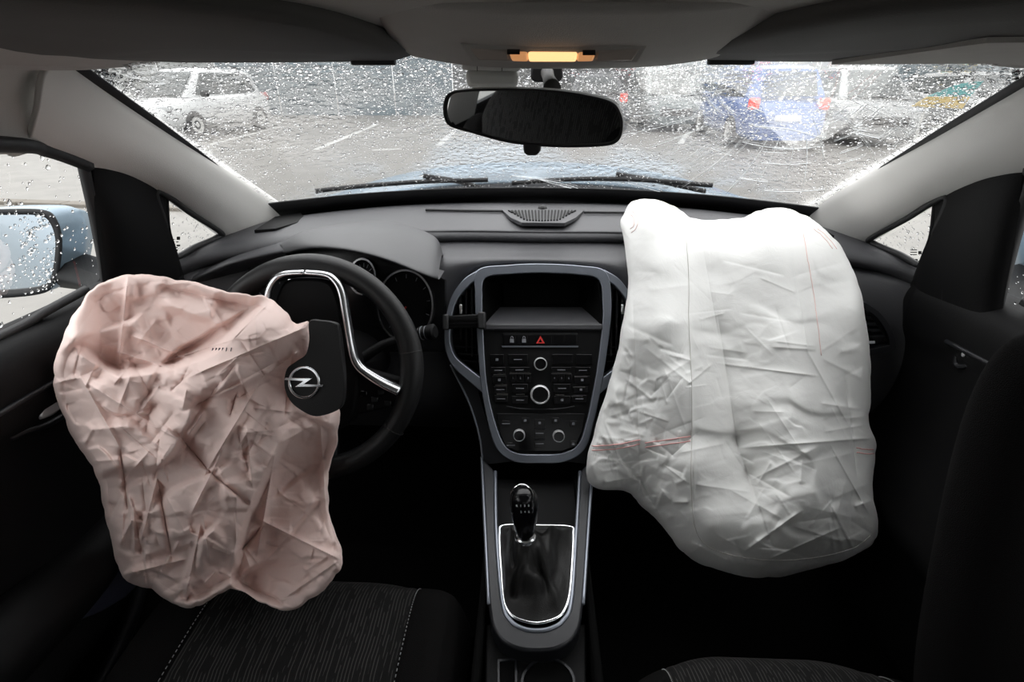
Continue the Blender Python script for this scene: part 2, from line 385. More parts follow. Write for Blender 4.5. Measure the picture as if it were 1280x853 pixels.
# teal/yellow banner panel standing on a post
bn = thing('banner_sign', 'slanted teal and yellow banner panel on two posts', 'sign')
M['teal'] = mat('teal_print', (.06,.33,.33), .6); M['yel'] = mat('ochre_print', (.55,.40,.12), .6)
b0 = [px(1140,133,Y=10.5), px(1203,136,Y=10.5), px(1213,121,Y=10.5), px(1160,121,Y=10.5)]
b1 = [px(1160,120.5,Y=10.5), px(1213,120.5,Y=10.5), px(1230,101,Y=10.5), px(1200,105,Y=10.5)]
for nm, q, m_ in (('lower_panel', b0, 'yel'), ('upper_panel', b1, 'teal')):
    o = quad(nm, q, m_, bn); solid(o, .03)
for p in (px(1160,128,Y=10.53), px(1203,128,Y=10.53)): tube('post', [(p[0], p[1]+.03, 0), (p[0], p[1]+.03, p[2])], .025, 'plastic', bn)
base_empty(bn)

# ---- own bonnet, cowl, wipers
def bonnet_z(x, y):
    t = (y-1.45)/1.2
    return .985+.035*math.sin(min(1, max(0, t)*1.6)*math.pi*.5)-.20*max(0, t-.35)**2*1.2-(.10*abs(x/.78)**2.6)-(.22*max(0, t-.55)**2*abs(x/.7))
rows = [[(x, y+.16*(1-(x/.8)**2)-.16, bonnet_z(x, y)) for x in np.linspace(-.78, .78, 15)] for y in np.linspace(1.74, 2.65, 12)]
bo = patch('bonnet', rows, 'paint', nu=40, nv=50, thick=.012); tag(bo, 'rain-wet ice blue bonnet of the car outside the windscreen', 'bonnet')
rows = [[(x, 1.50-.28*(x/.7)**2+dy, z-.005-.05*abs(x/.7)**2) for x in np.linspace(-.7, .7, 13)] for dy, z in ((-.14, .968), (-.04, .985), (.10, 1.0), (.20, 1.01), (.23, 1.0))]
M['cowl'] = mat('dark_grey_cowl_plastic', (.022,.023,.025), .9, spec=.1)
cw = patch('cowl_panel', rows, 'cowl', nu=10, nv=40, thick=.01); tag(cw, 'black plastic cowl between bonnet and windscreen', 'cowl')

# ================================================================ WINDSCREEN
def mir_rows(h): return [list(r_)+[mirrorx(p) for p in r_[-2::-1]] for r_ in h]
# half rows: edge (A pillar) -> centre, bottom row first
WB = [[(-.66,1.235,.995), (-.60,1.285,.995), (-.42,1.375,.997), (-.2,1.42,1.0), (0,1.435,1.0)],
      [(-.637,1.04,1.118), (-.58,1.085,1.122), (-.40,1.16,1.13), (-.2,1.20,1.135), (0,1.21,1.136)],
      [(-.605,.84,1.225), (-.55,.88,1.233), (-.38,.94,1.245), (-.19,.975,1.25), (0,.985,1.252)],
      [(-.565,.63,1.328), (-.51,.66,1.335), (-.36,.71,1.345), (-.18,.74,1.35), (0,.75,1.352)]]
WROWS = mir_rows([[np.array(p, float) for p in r_] for r_ in WB])
win = patch('window_1', WROWS, 'screen', nu=40, nv=80)
tag(win, 'cracked rain-covered windscreen', 'windscreen', kind='structure')
WG = patch_pts(WROWS, 200, 400)        # fine sample for placing drops and cracks
def nrm(G):
    a = np.gradient(G, axis=0); b = np.gradient(G, axis=1); n = np.cross(a, b); return n/np.linalg.norm(n, axis=2)[..., None]
WN = nrm(WG); 
if WN[100, 200][1] < 0: WN = -WN      # outward = forward/up
def on_screen(x, y, off=0):
    "point of the windscreen seen through photo pixel (x, y)"
    d = ray(x, y); d /= np.linalg.norm(d); v = WG-CAM; t = v@d; e = np.linalg.norm(v-t[..., None]*d, axis=2)
    i, j = np.unravel_index(np.argmin(e), e.shape); return CAM+d*t[i, j]+WN[i, j]*off, WN[i, j]
def project(p):
    v = np.asarray(p)-CAM; z = v@_f; return 640+FPX*(v@_r)/z, 426.5-FPX*(v@_u)/z
def drops(name, P, N, R, parent, flatness=.33):
    "domes: 7-sided, two rings + apex"
    n = len(P); k = 6; R = np.asarray(R)
    ref = np.tile([0.3, .2, 1.], (n, 1)); E1 = np.cross(N, ref); E1 /= np.linalg.norm(E1, axis=1)[:, None]; E2 = np.cross(N, E1)
    rot = rng.uniform(0, 6.28, n); st = rng.uniform(.8, 1.35, n)
    V = np.zeros((n, 2*k+2, 3)); wob = rng.uniform(.78, 1.22, (n, k))
    for i in range(k):
        a = rot+2*math.pi*i/k
        dx = (np.cos(a)*wob[:, i]*R)[:, None]*E1+(np.sin(a)*wob[:, i]*R*st)[:, None]*E2
        V[:, i] = P+dx; V[:, k+i] = P+dx*.62+N*(R*flatness*.75)[:, None]
    V[:, 2*k] = P+N*(R*flatness)[:, None]; V[:, 2*k+1] = P
    F1 = []
    for i in range(k):
        j = (i+1) % k; F1 += [(i, j, k+j, k+i), (k+i, k+j, 2*k, 2*k), (j, i, 2*k+1, 2*k+1)]
    F = []; st_ = 2*k+2
    for q in range(n):
        b = q*st_
        for f in F1: F.append((b+f[0], b+f[1], b+f[2]) if f[2] == f[3] else (b+f[0], b+f[1], b+f[2], b+f[3]))
    me = bpy.data.meshes.new(name); me.from_pydata(V.reshape(-1, 3).tolist(), [], F); me.update()
    me.polygons.foreach_set('use_smooth', [True]*len(me.polygons))
    o = bpy.data.objects.new(name, me); COL.objects.link(o); me.materials.append(M['water']); o.parent = parent; o['kind'] = 'stuff'; return o
n = 70000
iu = rng.integers(2, 198, n); iv = rng.integers(2, 398, n)
Pd = WG[iu, iv]+(WG[np.minimum(iu+1, 199), iv]-WG[iu, iv])*rng.random((n, 1))+(WG[iu, np.minimum(iv+1, 399)]-WG[iu, iv])*rng.random((n, 1))
ppx, ppy = project(Pd)
dens = .50+.35*noise2(ppx, ppy, 190, 3)+np.clip((170-ppy)/170, -.2, .5)+.3*((ppx > 430) & (ppx < 900) & (ppy < 130))-.3*((ppx > 170) & (ppx < 330) & (ppy < 160))
dens *= .62
keep = rng.random(n) < dens
Pd = Pd[keep]; Nd = WN[iu, iv][keep]
Rd = np.clip(np.exp(rng.normal(math.log(.00135), .45, len(Pd))), .0007, .0048)
drops('rain_drops', Pd+Nd*.0015, Nd, Rd, win)
# black ceramic edge band
def strip(name, A, B, m, parent, thick=.003):
    n = len(A); o = mesh(name, list(A)+list(B), grid_faces(2, n), m, parent); solid(o, thick, 0); return o
off = -.003
strip('black_edge', WG[0]+WN[0]*off, WG[28]+WN[28]*off, 'rubber', win)
for j, k in ((0, 23), (399, 376)): strip('black_edge', WG[:, j]+WN[:, j]*off, WG[:, k]+WN[:, k]*off, 'rubber', win)
# cracks
rc = random.Random(11)
def crack(pts, r): 
    P = [on_screen(x, y, -.002)[0] for x, y in pts]
    tube('crack', P, r, 'crack', win, sides=4, n=max(6, len(P)*3))
cx_, cy_ = 985, 92
for i in range(34):
    R_ = rc.uniform(60, 210); a0 = math.radians(rc.uniform(20, 140)); da = math.radians(rc.uniform(8, 28))
    pts = []
    for k in range(4):
        a = a0+da*k/3; x = cx_+R_*math.cos(a)*1.1; y = cy_+R_*math.sin(a)*.72; pts.append((x, y))
    if all(795 < x < 1215 and 90 < y < 240 and y < 262-(x-1005)*.571-10 for x, y in pts): crack(pts, rc.uniform(.0003, .0007))
for i in range(26):
    a = math.radians(rc.uniform(25, 165)); r0 = rc.uniform(70, 130); r1 = r0+rc.uniform(40, 110)
    pts = [(cx_+R_*math.cos(a+.12*(R_-r0)/100)*1.1, cy_+R_*math.sin(a+.12*(R_-r0)/100)*.72) for R_ in np.linspace(r0, r1, 4)]
    if all(760 < x < 1215 and 90 < y < 246 and y < 262-(x-1005)*.571-10 for x, y in pts): crack(pts, rc.uniform(.0002, .0005))
for pts in ([(943,157),(985,160),(1031,172)], [(668,222),(720,236),(770,243)], [(640,219),(700,228),(758,247)], [(785,228),(830,240),(880,246)], [(548,247),(562,240),(568,236)], [(1066,160),(1084,163)], [(1068,158),(1078,155)], [(1070,165),(1100,172)], [(700,232),(750,240),(800,238)]):
    crack(pts, .0007)

# wipers lying on the lower glass
for label, blade, arm in (('driver side windscreen wiper resting along the lower glass', [(395,243),(450,237),(530,231),(610,229)], [(600,243),(570,235),(530,229)]),
                          ('passenger side windscreen wiper resting along the lower glass', [(640,233),(720,228),(800,229),(890,236)], [(880,248),(830,237),(770,227)])):
    wp = thing('wiper', label, 'wiper')
    tube('blade', [on_screen(x, y, .008)[0] for x, y in blade], .0055, 'rubber', wp, n=30, sides=6)
    tube('arm', [on_screen(x, y, .018)[0] for x, y in arm], .006, 'rubber', wp, n=16, sides=6)
    base_empty(wp)

# ================================================================ CABIN SHELL
# A pillars (trim_1, trim_2)
G = [(92,83,-.56),(150,124,-.575),(220,170,-.595),(290,218,-.61),(357,263,-.635)]
Lw = [(55,184,-.618),(112,207,-.64),(192,236,-.655),(246,270,-.668),(276,291,-.672)]
rows = []
for (gx, gy, gX), (lx, ly, lX) in zip(G, Lw):
    A = px(gx, gy, X=gX); B = px(lx, ly, X=lX)
    oA = A+np.array([-.03, .025, .02]); m1 = A*.68+B*.32+np.array([.016, -.02, .006]); m2 = A*.35+B*.65+np.array([.016, -.018, 0]); oB = B+np.array([-.035, .02, .0])
    rows.append([oA, A, m1, m2, B, oB])
a0 = rows[0]; rows = [[p+(p-q)*.30 for p, q in zip(rows[0], rows[1])]]+rows
a = rows[-1]; rows.append([p+(p-q)*.35+np.array([0, .01, -.01]) for p, q in zip(rows[-1], rows[-2])])
for i, sg in enumerate((1, -1)):
    R_ = rows if sg > 0 else [[mirrorx(p) for p in r_] for r_ in rows]
    o = patch('trim_%d' % (i+1), R_, 'pillar', nu=40, nv=26, thick=.006)
    tag(o, ('light grey windscreen pillar cover on the driver side', 'light grey windscreen pillar cover on the passenger side')[i], 'pillar trim', kind='structure')

# headliner (ceiling)
hrows = []
for Y, zc, ze, xe in ((.745,1.347,1.334,.50),(.66,1.345,1.325,.53),(.56,1.350,1.325,.555),(.42,1.362,1.33,.56),(.2,1.378,1.34,.565),(-.3,1.395,1.35,.565),(-.9,1.385,1.34,.55),(-1.3,1.36,1.31,.53)):
    half = [(-xe-.02, Y, ze-.004), (-xe-.01, Y, ze-.004), (-xe, Y, ze), (-xe+.1, Y, ze+.6*(zc-ze)), (-.25, Y, zc-.004), (0, Y, zc)]
    hrows.append([np.array(p) for p in half]+[mirrorx(p) for p in half[-2::-1]])
cl = patch('ceiling', hrows, 'liner', nu=50, nv=60, thick=.01); tag(cl, 'grey cloth headliner of the cabin', 'headliner', kind='structure')
for sg in (1, -1):
    rr_ = []
    for Y, dz in ((.664,.0),(.655,.0),(.60,.004),(.45,.012),(.2,.022),(-.3,.03),(-.9,.02),(-1.3,.0)):
        sec = [(-.47,1.342),(-.525,1.334),(-.567,1.316),(-.592,1.285),(-.606,1.255),(-.616,1.232),(-.635,1.225)]
        rr_.append([np.array((sg*x, Y-(.035*max(0,(1.32-z)/.09) if Y > .62 else 0), z+dz*(1+(1.34-z)*2))) for x, z in sec])
    patch('side_rail', rr_, 'liner', cl, nu=40, nv=30, thick=.006)
# roof skin above, blocks the sky
rf = patch('roof_skin', [[(x, y, 1.435-.05*(x/.6)**2-.06*(max(0, y-.3)/.45)**2-.03*(min(0, y+.5)/.8)**2) for x in np.linspace(-.6, .6, 9)] for y in np.linspace(-1.35, .76, 10)], 'paint', nu=20, nv=20, thick=.01)
tag(rf, 'ice blue sheet metal roof above the headliner', 'roof', kind='structure')

# overhead lamp console
oc = thing('roof_lamp', 'lit warm roof lamp in its grey surround above the mirror', 'lamp')
rows = [[(x*sc, y, z+.012*abs(x/.17)**3) for x in np.linspace(-.17, .17, 9)] for y, z, sc in ((.44,1.352,.92),(.50,1.335,.97),(.58,1.322,1.0),(.66,1.318,1.02),(.71,1.322,1.03),(.735,1.345,1.05))]
rows = [[(p[0]+.02, p[1], p[2]) for p in r_] for r_ in rows]
patch('console', rows, 'liner', oc, nu=24, nv=24, thick=.006)
LP = Pl(px(690,64,Y=.52), (0, -.82, -.57))
plprism('lamp_surround', LP, [(574,52),(810,54),(797,77),(590,76)], -.012, .003, 'liner', oc, bev=.002)
plprism('lens', LP, [(660,62),(722,62.5),(720,74),(661,74)], .000, .005, 'lampglass', oc, bev=.002)
M['lampfade'] = mat('lens_glow_falloff', (.8,.6,.45), .3, emit=(1,.42,.14,.45))  # weaker emission paints the bulb's glow fading towards the lens ends
plprism('lens_glow_end', LP, [(636,61.5),(659.5,62),(660.5,74),(640,73.5)], .000, .0048, 'lampfade', oc, bev=.002)
plprism('lens_glow_end', LP, [(722.5,62.5),(745,62),(741,73.5),(720.5,74)], .000, .0048, 'lampfade', oc, bev=.002)
plprism('reading_lens', LP, [(586,57),(634,59),(638,73.5),(598,73)], .000, .004, 'lampdim', oc, bev=.002)
plprism('reading_lens', LP, [(747,60),(800,58),(790,74),(743,74)], .000, .004, 'lampdim', oc, bev=.002)
plprism('switch', LP, [(634,58),(650,58),(650,62),(634,62)], .004, .007, 'visord', oc)
plprism('switch', LP, [(728,59),(744,59),(744,63),(728,63)], .004, .007, 'visord', oc)
base_empty(oc)

# sun visors
def visor(sg, label):
    r_ = thing('sun_visor', label, 'sun visor', 'sun visors folded up under the headliner')
    O = [(.145,.60),(.16,.655),(.22,.668),(.36,.662),(.50,.635),(.53,.60),(.535,.44),(.51,.36),(.40,.335),(.30,.35),(.20,.41),(.155,.50)]
    O = cr(np.array(O, float), 60, True)
    def z(x, y): return 1.343-.0*x+.10*max(0, .56-y)-.008+.035*max(0,(x-.42))-.06*max(0, y-.60)-.010*(x-.15)
    k = len(O); V = []; c = O.mean(0)
    rings = [(.0, 0), (.6, 0), (.93, 0), (.99, .004), (1, .010), (.99, .016), (.93, .02), (.6, .021), (0, .021)]
    for s, h in rings:
        for p in O:
            q = c+(p-c)*s; V.append((sg*q[0], q[1], z(q[0], q[1])-.012+h))
    mesh('panel', V, grid_faces(len(rings), k, False, True), 'visor', r_)
    tube('hinge_rod', [(sg*.50, .632, z(.5,.632)+.012), (sg*.545, .640, z(.5,.632)+.008)], .005, 'visord', r_)
    box('clip', (sg*.20, .655, z(.2,.655)-.012), (.05, .012, .008), 'visord', r_, .002)
    if sg > 0:
        x0, x1, y0, y1 = .30, .515, .47, .635
        V = [(x, y, z(x, y)-.0145) for x, y in ((x0+.03, y0), (x1, y0), (x1, y1), (x0, y1))]
        o = quad('mirror_cover', V, 'liner', r_); solid(o, .004, 0)
    base_empty(r_)
visor(-1, 'dark grey sun visor folded up on the driver side')
visor(1, 'grey sun visor with a vanity mirror cover on the passenger side')

# side glass, sail panels, quarter windows, doors
def side(sg):
    sd = 'driver' if sg > 0 else 'passenger'
    T = (lambda p: np.array(p, float)) if sg > 0 else (lambda p: mirrorx(p))
    k = 0 if sg > 0 else 1
    # quarter window glass: photo triangle
    q = [px(196,239,X=-.657), px(276,291,X=-.668), px(272,297,X=-.675), px(216,321,X=-.70)]
    big = [q[0]+[.0,-.03,.02], q[1]+[0,.05,.0], q[2]+[0,.05,-.03], q[3]+[0,-.03,-.04]]
    big = [np.array(p)+np.array([-.02, 0, 0]) for p in big]
    wq = mesh('window_%d' % (2+k), [T(p) for p in big], [(0,1,2,3)], 'glass', None, False)
    tag(wq, 'small triangular quarter window on the %s side' % sd, 'quarter window', kind='structure')
    # printed glass marking
    c = (px(222,300,X=-.688)*.9+px(228,296,X=-.688)*.1) if sg > 0 else None
    Pq = [T(p) for p in big]; nq = np.cross(Pq[1]-Pq[0], Pq[3]-Pq[0]); nq /= np.linalg.norm(nq)
    if nq[0]*sg < 0: nq = -nq
    plq = Pl(Pq[0]+nq*.002, nq)
    marks = [(215+dx, 300+dy, wd, hh) for dx, dy, wd, hh in ((6,-4,4,4),(0,-1,3,1),(0,2,3,1),(0,5,4,1),(5,2,3,1),(6,6,4,2),(2,9,5,1),(4,12,3,2))]
    if sg < 0: marks = [(1138+dx, 315+dy, wd, hh) for dx, dy, wd, hh in ((10,-1,4,4),(0,-3,8,1),(0,0,8,1),(0,3,8,1),(0,8,4,2),(6,9,3,2),(9,11,5,1))]
    for x, y, a, b in marks:
        o = quad('glass_marking', [plq(x, y), plq(x+a, y), plq(x+a, y+b), plq(x, y+b)], 'rubber', wq); solid(o, .0005, 0)
    # quarter window seal
    O = [q[0]+[0,-.012,.012], q[1]+[0,.03,.004], q[2]+[0,.03,-.012], q[3]+[0,-.012,-.014]]
    tube('seal', [T(p) for p in cr(np.array([q[0], q[0]*.5+q[1]*.5, q[1], q[2], q[2]*.5+q[3]*.5, q[3], q[3]*.5+q[0]*.5]), 60, True)], .006, 'rubber', wq, closed=True, sides=6)
    # sail panel (black post between door glass and quarter window)
    post = [[px(104,190,X=-.650), px(124,198,X=-.648), px(152,208,X=-.650), px(196,225,X=-.665), px(203,236,X=-.668)],
            [px(119,270,X=-.672), px(134,270,X=-.662), px(160,275,X=-.665), px(196,270,X=-.68), px(207,285,X=-.685)],
            [px(131,358,X=-.71), px(146,358,X=-.698), px(172,358,X=-.70), px(208,345,X=-.705), px(216,325,X=-.706)],
            [px(131,400,X=-.72), px(146,400,X=-.71), px(172,400,X=-.71), px(205,390,X=-.712), px(222,345,X=-.715)]]
    tr = patch('trim_%d' % (3+k), [[T(p) for p in r_] for r_ in post], 'black', nu=24, nv=24, thick=.012)
    tag(tr, 'black sail panel between the door glass and quarter window, %s side' % sd, 'window post', kind='structure')
    for f in (.35, .62):
        ridge = [T(a_*(1-f)+b_*f+np.array([.008, 0, 0])) for a_, b_ in zip([r_[1] for r_ in post[1:]], [r_[3] for r_ in post[1:]])]
        tube('ridge', ridge, .006, 'dsilver', tr, sides=6, n=20)
    # door window glass
    A = [(-.615,.74,1.24),(-.715,.76,.99),(-.725,.0,1.005),(-.615,.0,1.30)]
    front = [px(108,205,X=-.640), px(131,358,X=-.712)]
    gl = [front[0]+[-.012,.03,.04], front[1]+[-.012,.03,-.04], np.array([-.735,-.12,.97]), np.array([-.615,-.12,1.32])]
    dwn = mesh('window_%d' % (4+k), [T(p) for p in gl], [(0,1,2,3)], 'glass', None, False)
    tag(dwn, 'rain-spotted front door window on the %s side' % sd, 'door window', kind='structure')
    # drops on both side glasses
    nn = 900; u = rng.random((nn, 1)); v = rng.random((nn, 1)); g4 = [T(p) for p in gl]
    P = (g4[0]*(1-u)+g4[3]*u)*(1-v)+(g4[1]*(1-u)+g4[2]*u)*v
    Nn = np.cross(g4[1]-g4[0], g4[3]-g4[0]); Nn /= np.linalg.norm(Nn); Nn = Nn if Nn[0]*sg < 0 else -Nn
    drops('rain_drops', P+Nn*.001, np.tile(Nn, (nn, 1)), np.clip(np.exp(rng.normal(math.log(.0016), .4, nn)), .0008, .004), dwn)
    nn = 260; u = rng.random((nn, 1)); v = rng.random((nn, 1)); P = (Pq[0]*(1-u)+Pq[1]*u)*(1-v)+(Pq[3]*(1-u)+Pq[2]*u)*v
    drops('rain_drops', P-nq*.001, np.tile(-nq, (nn, 1)), np.clip(np.exp(rng.normal(math.log(.0014), .4, nn)), .0008, .003), wq)
    # front seal line of door glass
    tube('seal', [T(front[0]+[0,0,.03]), T((front[0]+front[1])/2+[0,.002,0]), T(front[1]+[0,0,-.02])], .008, 'rubber', dwn, sides=6, n=14)
    # upper door frame rail
    rail = [np.array([-.612,-.12,1.30]), np.array([-.612,.3,1.275]), px(0,180,X=-.606), px(55,187,X=-.622), px(110,207,X=-.640)]
    tube('upper_seal', [T(p) for p in rail], .009, 'rubber', dwn, sides=6, n=30)
    # door panel
    d = tag(bpy.data.objects.new('door_%d' % (1+k), None), 'black front door trim panel on the %s side' % sd, 'door', kind='structure'); COL.objects.link(d)
    prof = [(-.745, 1.0), (-.725, .998), (-.695, .985), (-.682, .955), (-.688, .90), (-.70, .86), (-.705, .78), (-.70, .70), (-.675, .60), (-.665, .55), (-.69, .48), (-.70, .36), (-.70, .28)]
    ys = (-.15, .2, .5, .66, .80, .93)
    rows = []
    for y in ys:
        r_ = []
        for x, z in prof:
            dz = (.56-y)*(.0+.02)+(-.012 if y > .8 else 0); dx = -.012*max(0, y-.7)*4
            r_.append(T((x+dx, y, z+dz*(z > .8))))
        rows.append(r_)
    patch('panel', rows, 'black', d, nu=30, nv=60, thick=.01)
    # belt seal
    bl = [np.array([-.728,-.12,1.01]), np.array([-.722,.3,1.004]), px(0,421,X=-.72), px(60,388,X=-.716), px(108,362,X=-.712)]
    tube('belt_seal', [T(p) for p in bl], .007, 'rubber', d, sides=6, n=30)
    # upper trim crease
    cre = [(-.682,.0,.945),(-.682,.4,.93),(-.684,.6,.922),(-.690,.80,.905)]
    tube('trim_seam', [T(p) for p in cre], .004, 'dsilver', d, sides=6, n=24)
    # inner handle in its surround
    pd = Pl((-.704*sg, 0, 0), (sg, 0, 0)) 
    ring = [(8,545),(22,500),(40,482),(62,478),(76,490),(80,515),(60,530),(30,540)] if sg > 0 else [(1196,455),(1200,440),(1212,428),(1226,424),(1240,430),(1238,446),(1222,452),(1206,458)]
    tube('handle_surround', [pd(x, y, .006) for x, y in ring], .005, 'dsilver', d, closed=True, n=50, sides=6)
    hd = [(38,524),(42,508),(52,495),(64,489),(70,494),(66,510),(54,520)] if sg > 0 else [(1212,447),(1213,437),(1218,431),(1223,431),(1226,437),(1222,444)]
    plprism('handle', pd, hd, 0, .014, 'brightsilver', d, bev=.004, n=24)
    # armrest and pocket rim
    arm = [(-.675,-.1,.70),(-.668,.2,.69),(-.668,.38,.67),(-.680,.52,.645),(-.69,.64,.66)]
    tube('armrest', [T(p) for p in arm], [.045,.05,.05,.04,.02], 'black', d, sides=12, n=30)
    rim = [(-.675,.1,.46),(-.665,.35,.47),(-.665,.5,.50),(-.675,.60,.58),(-.69,.66,.70)]
    tube('pocket_rim', [T(p) for p in rim], .012, 'dsilver' if sg > 0 else 'black', d, sides=8, n=40)
    base_empty(d)
side(1); side(-1)

# cabin floor, firewall, rear
fl = mesh('floor', [(-.74,-1.3,.26),(.74,-1.3,.26),(.74,.9,.26),(.74,1.25,.42),(-.74,1.25,.42),(-.74,.9,.26)], [(0,1,2,5),(5,2,3,4)], 'deep', None, False)
solid(fl, .02); tag(fl, 'black carpeted footwell floor', 'floor', kind='structure')
fw_ = mesh('wall_front', [(-.74,1.25,.40),(.74,1.25,.40),(.74,1.25,.93),(-.74,1.25,.93)], [(0,1,2,3)], 'deep', None, False); solid(fw_, .02); tag(fw_, 'black bulkhead below the dashboard', 'bulkhead', kind='structure')
for sg, nm in ((-1, 'wall_left'), (1, 'wall_right')):
    # rear door panel + pillar up to the roof with a rear side window
    V = [(sg*.74,-.12,.26),(sg*.74,-1.3,.26),(sg*.74,-1.3,1.03),(sg*.74,-.12,1.0)]
    r_ = tag(bpy.data.objects.new(nm, None), 'black rear door trim behind the %s seat' % ('driver' if sg < 0 else 'passenger'), 'rear door', kind='structure'); COL.objects.link(r_)
    o = mesh('lower_panel', V, [(0,1,2,3)], 'black', r_, False); solid(o, .02)
    o = mesh('centre_pillar', [(sg*.735,-.10,1.0),(sg*.735,-.28,1.0),(sg*.60,-.26,1.32),(sg*.60,-.12,1.32)], [(0,1,2,3)], 'pillar', r_, False); solid(o, .03)
    o = mesh('rear_pillar', [(sg*.735,-.95,1.03),(sg*.735,-1.3,1.03),(sg*.56,-1.3,1.33),(sg*.58,-.85,1.33)], [(0,1,2,3)], 'pillar', r_, False); solid(o, .03)
    o = mesh('sill', [(sg*.735,-.15,.40),(sg*.735,.95,.40),(sg*.735,1.25,.40),(sg*.735,1.25,.95),(sg*.735,.93,.95),(sg*.735,.9,.26),(sg*.735,-.15,.26)], [(0,1,2,3,4,5,6)], 'deep', r_, False); solid(o, .01)
    wn = mesh('window_%d' % (6 if sg < 0 else 7), [(sg*.735,-.28,1.0),(sg*.735,-.95,1.03),(sg*.58,-.85,1.33),(sg*.60,-.26,1.32)], [(0,1,2,3)], 'rearglass', None, False)
    tag(wn, 'rear side window behind the %s seat' % ('driver' if sg < 0 else 'passenger'), 'rear window', kind='structure')
wb = mesh('wall_rear', [(-.74,-1.3,.26),(.74,-1.3,.26),(.74,-1.3,1.0),(-.74,-1.3,1.0)], [(0,1,2,3)], 'deep', None, False); solid(wb, .02); tag(wb, 'black rear bulkhead of the cabin', 'bulkhead', kind='structure')
wr = mesh('window_8', [(-.62,-1.32,1.0),(.62,-1.32,1.0),(.5,-1.3,1.34),(-.5,-1.3,1.34)], [(0,1,2,3)], 'rearglass', None, False); tag(wr, 'rear window across the back of the cabin', 'rear window', kind='structure')

# ================================================================ DASHBOARD
db = thing('dashboard', 'black soft-plastic dashboard with silver centre stack trim', 'dashboard')
H = lambda rows: mir_rows([[np.array(p, float) for p in r_] for r_ in rows])
patch('top_pad', H([
 [(-.70,1.15,.975),(-.62,1.265,.99),(-.42,1.365,1.0),(-.2,1.405,1.005),(0,1.415,1.005)],
 [(-.715,1.05,.99),(-.62,1.16,1.01),(-.42,1.235,1.02),(-.2,1.265,1.024),(0,1.27,1.024)],
 [(-.722,.95,.99),(-.64,1.03,1.006),(-.45,1.09,1.012),(-.2,1.115,1.012),(0,1.115,1.012)],
 [(-.726,.915,.982),(-.65,.99,.998),(-.45,1.055,1.005),(-.2,1.095,1.004),(0,1.095,1.004)],
 [(-.728,.90,.965),(-.65,.975,.982),(-.45,1.045,.99),(-.2,1.089,.993),(0,1.089,.993)],
 [(-.728,.91,.95),(-.65,.985,.968),(-.45,1.055,.978),(-.2,1.099,.983),(0,1.099,.983)],
 [(-.728,.95,.94),(-.65,1.02,.96),(-.45,1.09,.97),(-.2,1.13,.975),(0,1.13,.975)]]), 'dash', db, nu=40, nv=70)
patch('lower_pad', H([
 [(-.728,.94,.962),(-.60,1.03,.972),(-.4,1.075,.982),(-.2,1.115,.986),(0,1.115,.986)],
 [(-.728,.915,.945),(-.60,1.00,.958),(-.4,1.035,.97),(-.2,1.05,.975),(0,1.05,.975)],
 [(-.728,.90,.90),(-.60,.975,.92),(-.4,1.0,.94),(-.2,1.005,.958),(0,1.02,.962)],
 [(-.728,.895,.84),(-.60,.965,.86),(-.4,.98,.88),(-.2,.985,.90),(0,1.13,.90)],
 [(-.728,.895,.76),(-.60,.955,.77),(-.4,.965,.78),(-.2,.965,.79),(0,1.12,.79)],
 [(-.728,.92,.66),(-.60,.955,.66),(-.4,.96,.66),(-.2,.955,.66),(0,1.05,.66)],
 [(-.728,1.0,.54),(-.60,1.02,.54),(-.4,1.02,.54),(-.2,1.02,.54),(0,1.02,.54)]]), 'dash', db, nu=40, nv=60)
# instrument hood
far = [px(x,y,Y=Y) for x,y,Y in ((350,306,1.0),(372,292,1.05),(404,283,1.08),(451,277,1.10),(489,278,1.10),(521,286,1.09),(545,298,1.07),(553,318,1.02))]
lip = [px(x,y,Y=Y) for x,y,Y in ((354,312,.97),(385,306,.935),(420,306.5,.91),(455,312,.90),(490,322,.895),(520,334,.90),(538,341,.91),(548,344,.925))]
mid = [a*.5+b*.5+np.array([0, 0, .012*s]) for a, b, s in zip(far, lip, (.3,.7,1,1,1,1,.8,.4))]
inn = [p+np.array([0, .004, -.010]) for p in lip]; inn2 = [p+np.array([0, .07, -.016]) for p in lip]
patch('instrument_hood', [[p+np.array([0,.01,-.01]) for p in far], far, mid, lip, inn, inn2], 'hood', db, nu=36, nv=40, thick=.0)
# left flank of the hood, sweeping to the door
fl_a = [px(x,y,Y=Y) for x,y,Y in ((240,348,.94),(285,328,.96),(330,316,.975),(356,311,.975))]
patch('hood_flank', [[p+np.array([0,.10,.004]) for p in fl_a], [p+np.array([0,.04,.004]) for p in fl_a], fl_a, [p+np.array([0,.0,-.012]) for p in fl_a], [p+np.array([0,.05,-.05]) for p in fl_a]], 'dash', db, nu=16, nv=20)
